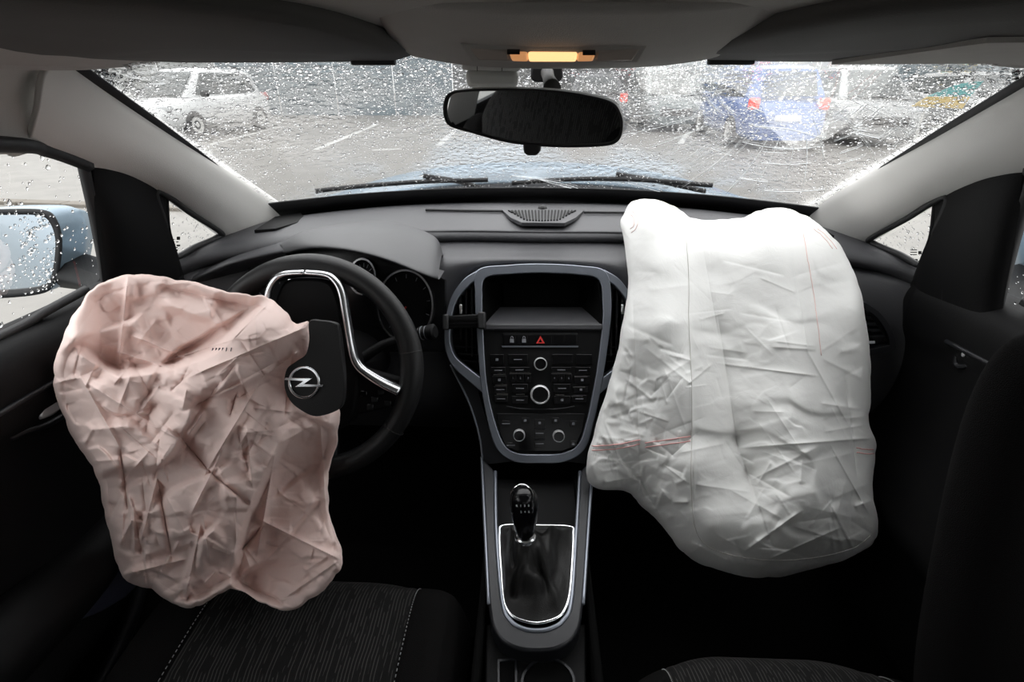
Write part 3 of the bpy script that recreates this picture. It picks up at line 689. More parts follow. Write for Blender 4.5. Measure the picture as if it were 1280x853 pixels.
# cluster
CP = Pl(px(500,385,Y=.955), (0,-.93,.36))
cl_ = plprism('cluster_panel', CP, [(310,330),(360,312),(430,308),(500,322),(556,350),(556,440),(310,440)], -.02, 0, 'gloss', db)
def ell(cx, cy, rx, ry, n=48, a0=0, a1=360): return [(cx+rx*math.cos(math.radians(a)), cy+ry*math.sin(math.radians(a))) for a in np.linspace(a0, a1, n, endpoint=(a1-a0) != 360)]
for cx, cy, rx, ry in ((508,382,35,45),(350,390,36,46),(455,346,17,23)):
    band('gauge_ring', CP, ell(cx,cy,rx,ry), ell(cx,cy,rx-2.0,ry-2.4), 0, .012, 'satin', db)
    o = plprism('gauge_face', CP, ell(cx,cy,rx-2,ry-2), 0, .001, 'black', db)
    for k in range(0, 270, 27):
        a = math.radians(135+k); c1, s1 = math.cos(a), math.sin(a)
        P2 = [(cx+c1*(rx-5)-s1*.4, cy+s1*(ry-6)+c1*.4), (cx+c1*(rx-9)-s1*.4, cy+s1*(ry-11)+c1*.4), (cx+c1*(rx-9)+s1*.4, cy+s1*(ry-11)-c1*.4), (cx+c1*(rx-5)+s1*.4, cy+s1*(ry-6)-c1*.4)]
        plprism('tick', CP, P2, .001, .0016, 'grey', o)
    plprism('needle', CP, [(cx-1,cy+1),(cx+1,cy+2),(cx-rx*.45,cy+ry*.6),(cx-rx*.5,cy+ry*.55)], .002, .0028, 'red', o)
# dash-top details
TP = Pl((0,1.2,1.0235), (0,-.02,1))
gr = plprism('speaker_grille', TP, [(627,264),(642,263),(678,262.5),(714,263.5),(730,265),(720,274),(706,281),(652,280.5),(638,274)], -.004, .004, 'dash', db, bev=.001)
for i in range(21):
    x = 636+i*4.15; f = abs(i-10)/10; yb = 279-9*max(0, f-.55)/.45-1.5*f
    xc = 678+(x-678)*.9
    plprism('grille_rib', TP, [(x-1,266),(x+1,266),(xc+1,yb),(xc-1,yb)], .004, .0065, 'black', gr)
lathe('light_sensor', TP(678,262.5,0), (0,0,1), [(.011,0),(.011,.004),(.008,.009),(.003,.0115),(0,.012)], 'gloss', db, 24)
for a, b in (((532,262.5),(628,264)), ((730,265.5),(800,266))):
    A = TP(*a, .002); B = TP(*b, .002); tube('vent_slot', [A, (A+B)/2, B], .003, 'rubber', db, sides=6)
for sg in (1, -1):
    pts = [(318,290),(344,273),(376,268),(380,272),(372,280),(345,288)]
    P0 = [px(x, y, Z=1.012) for x, y in pts]; P0 = [p if sg > 0 else mirrorx(p) for p in P0]
    o = prism('demister_outlet', [p+np.array([0,0,.004]) for p in P0], [p-np.array([0,0,.012]) for p in P0], 'black', db, bev=.001)
# ---- centre stack
SP = Pl((.004,1.0,.962), (0,-.888,.46))
st = plprism('stack_body', SP, [(556,420),(560,392),(567,370),(582,351),(600,340),(640,334),(676,333),(720,335),(755,342),(775,354),(788,372),(794,394),(797,420),(795,436),(786,455),(760,480),(750,530),(738,562),(712,580),(640,580),(617,562),(606,530),(594,480),(566,455),(558,436)], -.15, -.10, 'black', db)
RO = [(597,338),(637,331.5),(676,330),(725,332.5),(757,340),(764,375),(762,413),(754,470),(743,524),(731,561),(706,577),(673,579),(643,577),(621,561),(609,524),(601,478),(596,413),(594,370)]
RI = [(607,348),(640,343),(676,341.5),(720,343.5),(748,350),(753,380),(752,413),(744.5,470),(734,522),(723,555),(702,566.5),(673,568),(647,566.5),(630,555),(617.5,522),(608.5,478),(604,413),(603,375)]
band('bezel', SP, RO, RI, -.05, .004, 'silver', db, n=120, bev=.0015)
VO = [(599,337),(580,349),(565,370),(558,393),(555.5,418),(557,437),(566,458),(592,482),(606,494)]
VI = [(598,349),(585,358),(571,376),(565,396),(562.5,418),(564,433),(571,448),(594,467),(604,474)]
for f in (lambda x: x, lambda x: 1354-x):
    band('vent_bezel', SP, [(f(x), y) for x, y in VO], [(f(x), y) for x, y in VI], -.04, .002, 'silver', db, closed=False, n=50, bev=.0015)
    vb = plprism('vent_back', SP, [(f(x), y) for x, y in ((600,349),(585,358),(571,376),(565,396),(562,418),(564,434),(571,450),(600,472))], -.05, -.045, 'black', db)
    for xs, y0, y1 in ((569,380,392),(575,368,425),(582,359,440),(589,354,446)):
        plprism('slat', SP, [(f(xs-1.3), y0), (f(xs+1.3), y0), (f(xs+1.8), y1), (f(xs-.8), y1)], -.04, -.008, 'gloss', vb)
    for yy in (432, 441, 450):
        plprism('slat', SP, [(f(567+(yy-432)*.5), yy), (f(597), yy+2), (f(597), yy+4), (f(567+(yy-432)*.5), yy+2)], -.04, -.012, 'gloss', vb)
    plprism('vent_tab', SP, [(f(574.5), 381), (f(578), 381), (f(578), 393), (f(574.5), 393)], -.01, .004, 'chrome', vb, bev=.0008)
# recess with sloping shelf
fo = [(606,348),(640,343),(676,341.5),(720,343.5),(748,350),(752,380),(753,411),(604,411),(603,375)]
bo_ = [(617,355),(645,350.5),(676,349.5),(712,350.5),(737,356),(735,372),(727,384),(625,384),(619,372)]
A = [SP(x, y) for x, y in fo]; SB = Pl(SP.o-SP.n*.075, SP.n); B = [SB(x, y) for x, y in bo_]
mesh('display_recess', A+B, [(i, (i+1) % 9, 9+(i+1) % 9, 9+i) for i in (0,1,2,3,4,5,7,8)]+[tuple(range(17, 8, -1))], 'deep', db, True, auto=30)
sf = [A[6], A[7], B[7], B[6]]; mid_ = [(A[6]*.8+B[6]*.2)+SP.n*.004, (A[7]*.8+B[7]*.2)+SP.n*.004]
patch('display_shelf', [[A[7], A[6]], [mid_[1]+[0,0,.004], mid_[0]+[0,0,.004]], [B[7], B[6]]], 'dash', db, nu=14, nv=8)
pb = [(x, y) for x, y in ((628,354),(726,354),(724,380),(630,380))]
sc_ = Pl(SP.o-SP.n*.070, SP.n)
o = prism('display_screen', [sc_(x, y, .003) for x, y in pb], [sc_(x, y, 0) for x, y in pb], 'deep', db, bev=.002)
plprism('shelf_lip', SP, [(604,405),(753,405),(753,413),(604,413)], -.02, .006, 'dash', db, bev=.003)
rp = plprism('radio_panel', SP, [(604.5,412),(752,412),(744.5,470),(734,522),(723,555),(702,566.5),(673,568),(647,566.5),(630,555),(617.5,522),(608.5,478)], -.02, .0, 'black', db)
plprism('hazard_strip', SP, [(628,416.5),(722,416.5),(721,432),(629,432)], 0, .002, 'gloss', rp, bev=.0008)
plprism('trim_line', SP, [(627,432.5),(723,432.5),(722.5,434.3),(628,434.3)], 0, .003, 'silver', rp)
for i in range(6):
    x0 = 630+i*15.2; plprism('button', SP, [(x0,418),(x0+14.4,418),(x0+14.4,431),(x0,431)], .002, .0032, 'gloss', rp, bev=.0006)
plprism('hazard_mark', SP, [(675.5,420),(681,429.5),(670,429.5)], .0032, .0038, 'red', rp)
plprism('hazard_mark_inner', SP, [(675.5,423.8),(678,428.2),(673,428.2)], .0038, .0042, 'gloss', rp)
for xx in (640, 655):
    band('lock_mark', SP, ell(xx,422.5,1.8,2.2,14), ell(xx,422.5,1.0,1.4,14), .0032, .0036, 'grey', rp); plprism('lock_mark', SP, [(xx-2.5,424),(xx+2.5,424),(xx+2.5,428.5),(xx-2.5,428.5)], .0032, .0036, 'grey', rp)
def btn(x0, y0, x1, y1, mark=None):
    plprism('button', SP, [(x0,y0),(x1,y0),(x1,y1),(x0,y1)], 0, .0035, 'gloss', rp, bev=.0008)
    cx, cy = (x0+x1)/2, (y0+y1)/2
    if mark == 'dash': plprism('button_mark', SP, [(cx-5,cy-.5),(cx+5,cy-.5),(cx+5,cy+.6),(cx-5,cy+.6)], .0035, .0039, 'grey', rp)
    elif mark == 'dot': plprism('button_mark', SP, [(cx-1.6,cy-1.4),(cx+1.6,cy-1.4),(cx+1.6,cy+1.6),(cx-1.6,cy+1.6)], .0035, .0039, 'grey', rp)
    elif mark:
        c, ex, ey = SP.frame(SP(cx, cy, .0036)); text('button_mark', mark, .0058, c, ex, ey, 'grey', rp)
btn(613,443,630,456,'dot'); btn(635,443,660,456,'dash'); btn(690,443,716,456); btn(720,443,740,456)
btn(614,459,632,467,'dash'); btn(637,459,662,466,'dash'); btn(689,459,714,466,'dash'); btn(719,459,738,467,'dash')
for i in range(3): btn(637+i*9.4,468,645.4+i*9.4,478,str(i+1)); btn(689+i*9,468,697+i*9,478,str(i+4))
btn(615.5,470,633,480,'dot'); btn(718,470,737,480,'dot'); btn(617,483,634,491,'dash'); btn(717,483,735,491,'dot'); btn(618,494,635,503,'dash'); btn(715,494,733,503,'dash')
btn(640,480,660,491,'dash'); btn(692,480,713,491,'dash'); btn(640,495,660,505,'dash'); btn(692,495,713,505,'dot')
for x0, x1, y in ((617,632,468.5),(619,634,481.6),(621,635,492.5),(718,734,471),(716,731,484),(714,728,495.5),(645,656,493),(694,705,493.5),(637,664,467),(689,714,467)):
    plprism('trim_line', SP, [(x0,y-.5),(x1,y-.5),(x1,y+.6),(x0,y+.6)], .0, .0042, 'chrome', rp)
tube('trim_line', [SP(633,508,.003), SP(650,511,.003), SP(676,512,.003), SP(702,511,.003), SP(718,508,.003)], .0012, 'dsilver', rp, n=20, sides=6)
def knob(x, y, r):
    c = SP(x, y, 0)
    lathe('knob', c, SP.n, [(r*.92,0),(r*.92,.013),(r*.8,.0155),(r*.74,.0145),(0,.0145)], 'gloss', rp, 32)
    lathe('knob_ring', c, SP.n, [(r,.0),(r,.0115),(r*.97,.0145),(r*.86,.016),(r*.82,.0152),(r*.82,.0)], 'brightsilver', rp, 40)
s_ = np.linalg.norm(SP(680,455)-SP(670,455))/10
for x, y, r in ((675.5,455,8.2),(675,493,12.0),(649,543.5,7.4),(698,544.5,7.4)): knob(x, y, r*s_)
# climate controls
plprism('climate_panel', SP, [(621,517),(731,517),(727,540),(719,558),(702,564),(647,564),(632,558),(625,540)], 0, .0015, 'gloss', rp, bev=.0008)
for y, ch in ((524,'dot'),(537,'dash'),(550,'dash')): btn(668,y,681,y+9,ch)
for x, y in ((628,526),(634,553),(712,526),(712,551),(652,522),(690,522)): btn(x,y,x+9,y+7,'dash' if x < 650 else 'dot')
for y in (535.4, 548.5): plprism('trim_line', SP, [(668,y),(681,y),(681,y+.8),(668,y+.8)], 0, .0042, 'dsilver', rp)
for f in (lambda x: x, lambda x: 1346-x):
    plprism('stack_flank', SP, [(f(x), y) for x, y in ((563,455),(594,482),(606,524),(619,562),(640,580),(603,584),(599,545),(587,505))], -.06, -.02, 'dsilver', db)
    tube('stack_edge', [SP(f(563), 456, -.018), SP(f(586), 503, -.018), SP(f(599), 545, -.018), SP(f(604), 582, -.018)], .0022, 'silver', db, n=30, sides=6)
# passenger-end vent
EP = Pl(px(1100,412,Y=.915), (-.35,-.92,.16))
ev = [(1060,374),(1080,378),(1100,392),(1114,412),(1119,430),(1112,438),(1060,441)]; ei = [(1060,380),(1078,384),(1095,396),(1107,414),(1111,427),(1106,432),(1060,434)]
band('end_vent_ring', EP, ev, ei, -.02, .006, 'dsilver', db, n=50, bev=.001)
eb = plprism('end_vent_back', EP, ei, -.03, -.025, 'black', db)
for yy in (388, 396, 404, 412, 420): plprism('slat', EP, [(1060,yy),(1080+(yy-384)*.72,yy),(1082+(yy-384)*.72,yy+3),(1060,yy+3)], -.02, -.004, 'dsilver', eb)
plprism('vent_mark', EP, [(1087,427),(1094,427),(1094,430),(1087,430)], -.004, -.002, 'white', eb)
# glovebox
gb = [(.16,.93,.74),(.60,.925,.74),(.62,.93,.56),(.18,.93,.56)]
prism('glovebox_lid', [np.array(p) for p in gb], [np.array(p)+[0,.03,0] for p in gb], 'black', db, bev=.006)
base_empty(db)

# phone holder clamp on the left vent
ph = thing('vent_clamp', 'black clamp bar of a phone holder gripping the centre vent', 'phone holder')
plprism('bar', SP, [(558,396),(604,393),(605,410),(559,412)], .0065, .022, 'black', ph, bev=.003)
plprism('jaw', SP, [(599,391),(608,391),(608,412),(599,412)], .0065, .030, 'rubber', ph, bev=.003)
plprism('jaw', SP, [(556,394),(563,394),(563,413),(556,413)], .0065, .028, 'rubber', ph, bev=.003)
for y in (400, 405): plprism('grip_rib', SP, [(564,y),(598,y-1),(598,y+1),(564,y+2)], .022, .0245, 'gloss', ph)
base_empty(ph)

# ================================================================ CENTRE CONSOLE
cc_ = thing('centre_console', 'black and silver centre console with cup holder between the seats', 'console')
KP = Pl((0,.80,.60), (0,-.071,1))
CO = [(602,572),(605,636),(611,756),(621,794),(643,811),(671,815),(699,811),(720,794),(729,756),(737,636),(742,572)]
CI = [(619,590),(620.5,669),(628,752),(638,776),(653,786),(671,789),(689,786),(704,776),(714,752),(720,669),(725,590)]
band('surround', KP, CO, CI, -.16, .002, 'dsilver', cc_, closed=False, n=80, bev=.004)
tube('surround_edge', [KP(x, y, .002) for x, y in CI], .0035, 'silver', cc_, n=80, sides=8)
tube('outer_edge', [KP(x, y, .0) for x, y in CO[:3]], .003, 'silver', cc_, n=30, sides=8)
tube('outer_edge', [KP(x, y, .0) for x, y in CO[8:]], .003, 'silver', cc_, n=30, sides=8)
plprism('tray', KP, [(617,580),(727,580),(722,660),(619,660)], -.06, -.045, 'black', cc_)
plprism('boot_plate', KP, [(621,656),(720,656),(714,752),(704,776),(689,786),(671,789),(653,786),(638,776),(628,752)], -.05, -.006, 'gloss', cc_)
BF = [(630,657.5),(671,657.5),(712,659),(716.5,668),(715,705),(712,742),(706,762),(696,773),(671,779.5),(645,773),(634,762),(629,745),(626,705),(624.5,668)]
tube('chrome_frame', [KP(x, y, .002) for x, y in BF], .0027, 'chrome', cc_, closed=True, n=100, sides=8)
# rear of console with cup holder
K2 = Pl((0,.44,.545), (0,0,1))
plprism('rear_tray', K2, [(607,780),(733,780),(733,960),(605,960)], -.10, 0, 'black', cc_, bev=.003)
rcup = [ell(685,852,33,27)]
band('cup_ring', K2, ell(685,856,34,32), ell(685,856,31,29), 0, .004, 'dsilver', cc_)
plprism('cup_floor', K2, ell(685,856,31,29), .0005, .001, 'deep', cc_)
band('coin_slot', K2, [(622,826),(646,824),(647,900),(622,900)], [(624.5,829),(643.5,827),(644,897),(624.5,897)], 0, .003, 'dsilver', cc_)
plprism('coin_floor', K2, [(624.5,829),(643.5,827),(644,897),(624.5,897)], .0003, .0008, 'deep', cc_)
box('side_wall', (-.085,.52,.41), (.012,.70,.32), 'deep', cc_); box('side_wall', (.085,.52,.41), (.012,.70,.32), 'deep', cc_)
base_empty(cc_)
# gear lever
gl_ = thing('gear_lever', 'black gear lever with chrome-edged knob and leather gaiter', 'gear lever')
base = np.array([KP(x, y, .002) for x, y in cr(np.array(BF, float), 72, True)]); kb_ = px(657,672,Y=.588); kt = px(654,612,Y=.602)
rings = []
nk = np.array([kb_+np.array([.016*math.cos(a), .016*math.sin(a), 0]) for a in [math.atan2(p[1]-base[:, 1].mean(), p[0]-base[:, 0].mean()) for p in base]])
for t in np.linspace(0, 1, 26):
    s = t**.75; r_ = base*(1-s)+nk*s; r_[:, 2] = base[:, 2]+(nk[:, 2]-base[:, 2])*(t**1.7)
    ang = np.arange(72)/72*2*math.pi
    wv = np.sin(ang*5+3*t+1)*.006+np.sin(ang*3-6*t)*.007+np.sin(ang*9+9*t)*.003; env = math.sin(math.pi*min(1, t*1.05))
    r_[:, 2] += wv*env+.010*math.sin(math.pi*t)+.004*env*math.sin(t*16); cen = nk.mean(0); dv = r_-cen; dv[:, 2] = 0
    r_ += dv*(wv*env*2.2)[:, None]; rings.append(r_)
mesh('gaiter', np.concatenate(rings), grid_faces(26, 72, False, True), 'boot', gl_)
ax = kt-kb_; Lk = np.linalg.norm(ax); axn = ax/Lk
lathe('collar', kb_-axn*.004, axn, [(.0155,-.004),(.0165,.0),(.0165,.006),(.0145,.008)], 'satin', gl_, 28)
lathe('knob', kb_, axn, [(.013,.004),(.0165,Lk*.18),(.0205,Lk*.45),(.0225,Lk*.7),(.021,Lk*.87),(.016,Lk*.97),(.008,Lk*1.01),(0,Lk*1.015)], 'gloss', gl_, 36)
fv = CAM-kt; fv /= np.linalg.norm(fv); sx_ = np.array([1., 0, 0])
cen = kb_+axn*Lk*.62; exk = np.cross(axn, fv); exk = sx_-axn*np.dot(sx_, axn); exk /= np.linalg.norm(exk); nk_ = np.cross(exk, axn)
if nk_@fv < 0: nk_ = -nk_
AP = Pl(cen+nk_*.0165, nk_)
tr_ = cr(np.array([AP(x, y) for x, y in ((640,642),(638.5,628),(640,615),(645.5,608.5),(652,606.5),(659,608.5),(664.5,616),(666,629),(665,641))]), 40)
tube('chrome_arc', tr_, .0019, 'chrome', gl_, sides=8)
PK = kb_+axn*Lk*.80+nk_*.0225
for body, dx, dy in (('R',-.010,.004),('1',-.004,.004),('3',.002,.004),('5',.008,.004),('2',-.004,-.007),('4',.002,-.007),('6',.008,-.007)):
    text('shift_mark', body, .0052, PK+exk*dx+axn*dy, exk, axn, 'white', gl_, .0002)
base_empty(gl_)

# ================================================================ STEERING WHEEL
WC = np.array([-.385,.735,.868]); TILT = math.radians(24)
wn = np.array([0,-math.cos(TILT),math.sin(TILT)]); wu = np.array([0,math.sin(TILT),math.cos(TILT)]); wx = np.array([1.,0,0])
WP = Pl(WC, wn)
sw = thing('steering_wheel', 'black leather steering wheel with satin chrome spoke trim', 'steering wheel')
RW = .172
rim = [WC+wx*RW*math.cos(a)+wu*RW*math.sin(a) for a in np.linspace(0, 2*math.pi, 120, endpoint=False)]
tube('rim', rim, [.0185+.0012*math.cos(4*a) for a in np.linspace(0, 2*math.pi, 120, endpoint=False)], 'leather', sw, sides=18, closed=True)
for a in (10, 170, 215, 325):
    A = math.radians(a); c = WC+wx*RW*math.cos(A)+wu*RW*math.sin(A); tn = -wx*math.sin(A)+wu*math.cos(A); rd = wx*math.cos(A)+wu*math.sin(A)
    tube('rim_seam', [c+.0195*(rd*math.cos(b)+wn*math.sin(b)) for b in np.linspace(0, 2*math.pi, 16, endpoint=False)], .0007, 'rubber', sw, sides=4, closed=True)
L2 = lambda u, v, o=0: WC+wx*u*.185+wu*v*.185+wn*o
def wpoly(name, pts, o0, o1, m, bev=.004, n=0, parent=None):
    if n: pts = cr(np.array(pts, float), n, True)
    return prism(name, [L2(u, v, o1) for u, v in pts], [L2(u, v, o0) for u, v in pts], m, parent or sw, bev)
wpoly('hub', [(-.29,.62),(-.20,.785),(0,.815),(.20,.785),(.29,.62),(.34,.35),(.44,.1),(.46,-.2),(.36,-.5),(0,-.6),(-.36,-.5),(-.46,-.2),(-.44,.1),(-.34,.35)], -.03, .012, 'black', .006, 60)
for sg in (-1, 1):
    wpoly('spoke', [(sg*.3,.15),(sg*.42,.03),(sg*.9,-.10),(sg*.9,-.30),(sg*.42,-.42),(sg*.3,-.3)], -.018, .006, 'black', .004)
    P_ = [np.array([WC[0], *WP(391,340.5,.018)[1:]])]+[WP(x, y, .018) for x, y in ((407,343),(419,350),(427.5,365),(433,395),(441,440),(448,457),(461,468),(481,480),(500,489))]
    if sg < 0: P_ = [np.array([2*WC[0]-p[0], p[1], p[2]]) for p in P_]
    tube('spoke_trim', P_, [.0075,.0078,.0085,.0085,.0085,.0085,.009,.010,.011,.0115], 'satin', sw, sides=12, n=60, flat=.7)
    for u, v in ((.50,-.22),(.60,-.27),(.72,-.30),(.56,-.34),(.66,-.20)):
        wpoly('button', [(sg*u+dx, v+dy) for dx, dy in ((-.035,-.03),(.035,-.03),(.035,.03),(-.035,.03))], .004, .0095, 'gloss', .002)
for sg in (-1, 1): wpoly('lower_spoke', [(sg*.05,-.5),(sg*.22,-.5),(sg*.26,-.93),(sg*.12,-.95)], -.015, .004, 'dsilver', .004)
# torn cover flap with the emblem, in front of the bag
FP = Pl(px(385,470,X=-.385)+wn*.0, (.05,-.93,.36)); FP.o = px(383,477,Y=.628)
flap = [(386,402),(400,401),(418,404),(423,412),(427,440),(430,475),(428,505),(418,515),(395,521),(377,514),(362,501),(355,482),(358,462),(370,452),(382,443),(386,425)]
cv = plprism('airbag_cover', FP, flap, -.014, 0, 'leather', sw, bev=.004, n=80)
for i, (rx, ry, o0, o1, m_) in enumerate(((19.5,20.5,0,.003,'chrome'),)):
    band('emblem_ring', FP, ell(381,478,20,20.5), ell(381,478,16.6,17.2), 0, .0035, 'chrome', cv, bev=.001)
plprism('emblem_bolt', FP, [(357,474.5),(358,471.8),(392,472.5),(382,479.5),(405,480.5),(404.5,483.5),(370,483.3),(380,476.2)], .0008, .0045, 'chrome', cv, bev=.0006)
base_empty(sw)
# column and stalks
co = thing('steering_column', 'black steering column shroud with control stalks', 'steering column')
rows = [[WC-wn*d+wx*(r_*math.cos(a))+wu*(r_*.85*math.sin(a)) for a in np.linspace(0, 2*math.pi, 25)] for d, r_ in ((.035,.045),(.05,.06),(.10,.065),(.2,.07),(.26,.07))]
patch('shroud', rows, 'black', co, nu=14, nv=25)
A = WC-wn*.07; Bk = px(524,417,Y=.84); Ck = px(541,415,Y=.835)
tube('stalk', [A+wx*.05, A*.4+Bk*.6, Bk], [.010,.009,.008], 'black', co, n=16, sides=10)
ks = (Ck-Bk)/np.linalg.norm(Ck-Bk)
lathe('stalk_knob', Bk, ks, [(.008,-.004),(.0115,0),(.0125,.010),(.0125,.018),(.0145,.020),(.0145,.030),(.011,.033),(0,.033)], 'black', co, 20, ex=(0,0,1))
for k in range(5): lathe('stalk_mark', Bk+ks*(.002+.0042*k), ks, [(.0126,0),(.0129,.0005),(.0129,.0012),(.0126,.0016)], 'grey' if k in (1, 3) else 'gloss', co, 20, ex=(0,0,1))
A2 = WC-wn*.07-wx*.05; tube('stalk', [A2, A2+np.array([-.06,.0,.01]), A2+np.array([-.11,-.01,.015])], [.010,.009,.010], 'black', co, n=14, sides=10)
base_empty(co)
# ================================================================ REAR-VIEW MIRROR
rv = thing('rear_view_mirror', 'black framed rear-view mirror hanging from the windscreen', 'mirror')
RM = Pl(px(667,147,Y=.64), (-.24,-1,-.10))
MO = [(555,130),(562,116),(585,111.5),(640,110.5),(690,112.5),(735,119),(766,128),(777,144),(778.5,162),(773,176),(758,182),(720,184),(680,183),(635,178),(590,166),(564,158),(556,147)]
def scale2(P, c, s): return [(c[0]+(x-c[0])*s[0], c[1]+(y-c[1])*s[1]) for x, y in P]
MOr = cr(np.array(MO, float), 90, True); c0 = (667,147)
V = []
for s, off in (((1,1),.0), ((1.004,1.008),-.006), ((.985,.97),-.022), ((.90,.86),-.038), ((.6,.55),-.05), ((.02,.02),-.052)):
    V += [RM(x, y)+RM.n*off for x, y in scale2(MOr, c0, s)]
mesh('housing', V, grid_faces(6, 90, False, True), 'plastic', rv)
band('frame', RM, MOr, scale2(MOr, c0, (.972,.918)), -.012, .003, 'rubber', rv, bev=.001)
plprism('glass', RM, scale2(MOr, c0, (.975,.925)), -.004, -.001, 'mirror', rv)
plprism('anti_glare_lever', RM, [(652,181),(674,181),(673,192),(669,196),(657,196),(653,192)], -.016, -.004, 'rubber', rv, bev=.003)
P0 = RM(680,118)-RM.n*.045; P1, N1 = on_screen(683,84,-.004)
tube('arm', [P0, P0*.5+P1*.5+np.array([0,.004,.0]), P1], [.011,.008,.010], 'visor', rv, n=16, sides=14)
MP = Pl(P1-np.array([0,.022,0]), (0,-1,-.2))
plprism('mount_foot', MP, [(664,81),(703,81),(704,98),(699,103),(668,103),(663,98)], -.03, .002, 'visord', rv, bev=.003)
base_empty(rv)
sh = thing('rain_sensor_cover', 'light grey plastic sensor cover on the glass beside the mirror mount', 'sensor cover')
HP = Pl(px(613,92,Y=.70), (0,-1,-.15))
plprism('cover', HP, [(577,76),(650,77),(650,90),(577,88)], -.05, .0, 'plastic', sh, bev=.003)
plprism('lower_cover', HP, [(580,89),(648,90),(647,112),(583,112)], -.05, -.006, 'plastic', sh, bev=.006)
for x in (596, 627): plprism('seam', HP, [(x,77),(x+1,77),(x+1,89),(x,89)], 0, .0006, 'visor', sh)
base_empty(sh)

# ================================================================ DOOR MIRRORS AND BODY SIDES
def door_mirror(sg, label):
    T = (lambda p: np.array(p, float)) if sg > 0 else mirrorx
    r_ = thing('door_mirror', label, 'door mirror')
    O = [(-70,276),(-30,264),(20,261),(58,263),(72,276),(78,300),(75,335),(68,357),(50,367),(0,372),(-50,372),(-75,350)]
    O = cr(np.array(O, float), 60, True); pl = Pl((-.95,.93,1.0), (.45,-.89,.03)); c = O.mean(0)
    def ring(s, off, shift=(0,0,0)): return [T(pl(c[0]+(x-c[0])*s, c[1]+(y-c[1])*s)+pl.n*off+np.array(shift)) for x, y in O]
    V = ring(1,0)+ring(1.01,-.02,(.01,0,0))+ring(.97,-.06,(.03,0,0))+ring(.80,-.10,(.055,0,0))+ring(.45,-.125,(.06,0,0))+ring(.02,-.13,(.06,0,0))
    mesh('shell', V, grid_faces(6, 60, False, True), 'paint', r_)
    V = ring(1.0,0)+ring(1.0,.006)+ring(.87,.004)+ring(.86,-.008)
    mesh('frame', V, grid_faces(4, 60, False, True), 'rubber', r_)
    V = ring(.87,-.005); mesh('glass', V, [tuple(range(60))], 'mirror', r_, False)
    # arm to the door
    A = pl(78,350)-pl.n*.06; B = px(131,358,X=-.76)
    rows = [[T(A+np.array(d)) for d in ((-.04,0,.030),(-.04,-.03,0),(-.04,0,-.035),(-.04,.05,-.03),(-.04,.06,.03),(-.04,0,.030))],
            [T(A*.5+B*.5+np.array(d)) for d in ((0,0,.018),(0,-.03,0),(0,0,-.028),(0,.05,-.024),(0,.06,.018),(0,0,.018))],
            [T(B+np.array(d)) for d in ((0,0,.018),(0,-.03,0),(0,0,-.03),(0,.05,-.03),(0,.06,.018),(0,0,.018))]]
    patch('arm', rows, 'black', r_, nu=10, nv=30)
    nn = 160; u = rng.random(nn); k = rng.integers(0, 60, nn); P = []
    for a, b in zip(u, k):
        s = math.sqrt(a)*.98; P.append(T(pl(c[0]+(O[b][0]-c[0])*s, c[1]+(O[b][1]-c[1])*s, .006)))
    N = np.tile(T(pl.n), (nn, 1)); drops('rain_drops', np.array(P), N, np.clip(np.exp(rng.normal(math.log(.0018), .4, nn)), .001, .004), r_)
    base_empty(r_)
door_mirror(1, 'ice blue door mirror outside the driver window'); door_mirror(-1, 'ice blue door mirror outside the passenger window')
for sg in (-1, 1):
    rows = [[(sg*x, y, z) for y in (-1.5,-.6,.2,.7,.96)] for x, z in ((.765,.985),(.80,.94),(.845,.80),(.86,.6),(.85,.4),(.80,.26))]
    o = patch('body_side', rows, 'paint', nu=16, nv=16, thick=.006); tag(o, 'ice blue outer door skin on the %s side' % ('driver' if sg < 0 else 'passenger'), 'body panel', kind='structure')
    rows = [[(sg*x, y, z) for y in (1.0,1.3,1.8,2.3,2.6)] for x, z in ((.79,.93),(.84,.86),(.87,.7),(.86,.5))]
    rows = [[(p[0]*(1-.06*max(0,p[1]-1.6)**2), p[1], p[2]-.08*max(0,p[1]-1.5)**2) for p in r_] for r_ in rows]
    o = patch('front_wing', rows, 'paint', nu=12, nv=16, thick=.006); tag(o, 'ice blue front wing beside the bonnet on the %s side' % ('driver' if sg < 0 else 'passenger'), 'body panel', kind='structure')

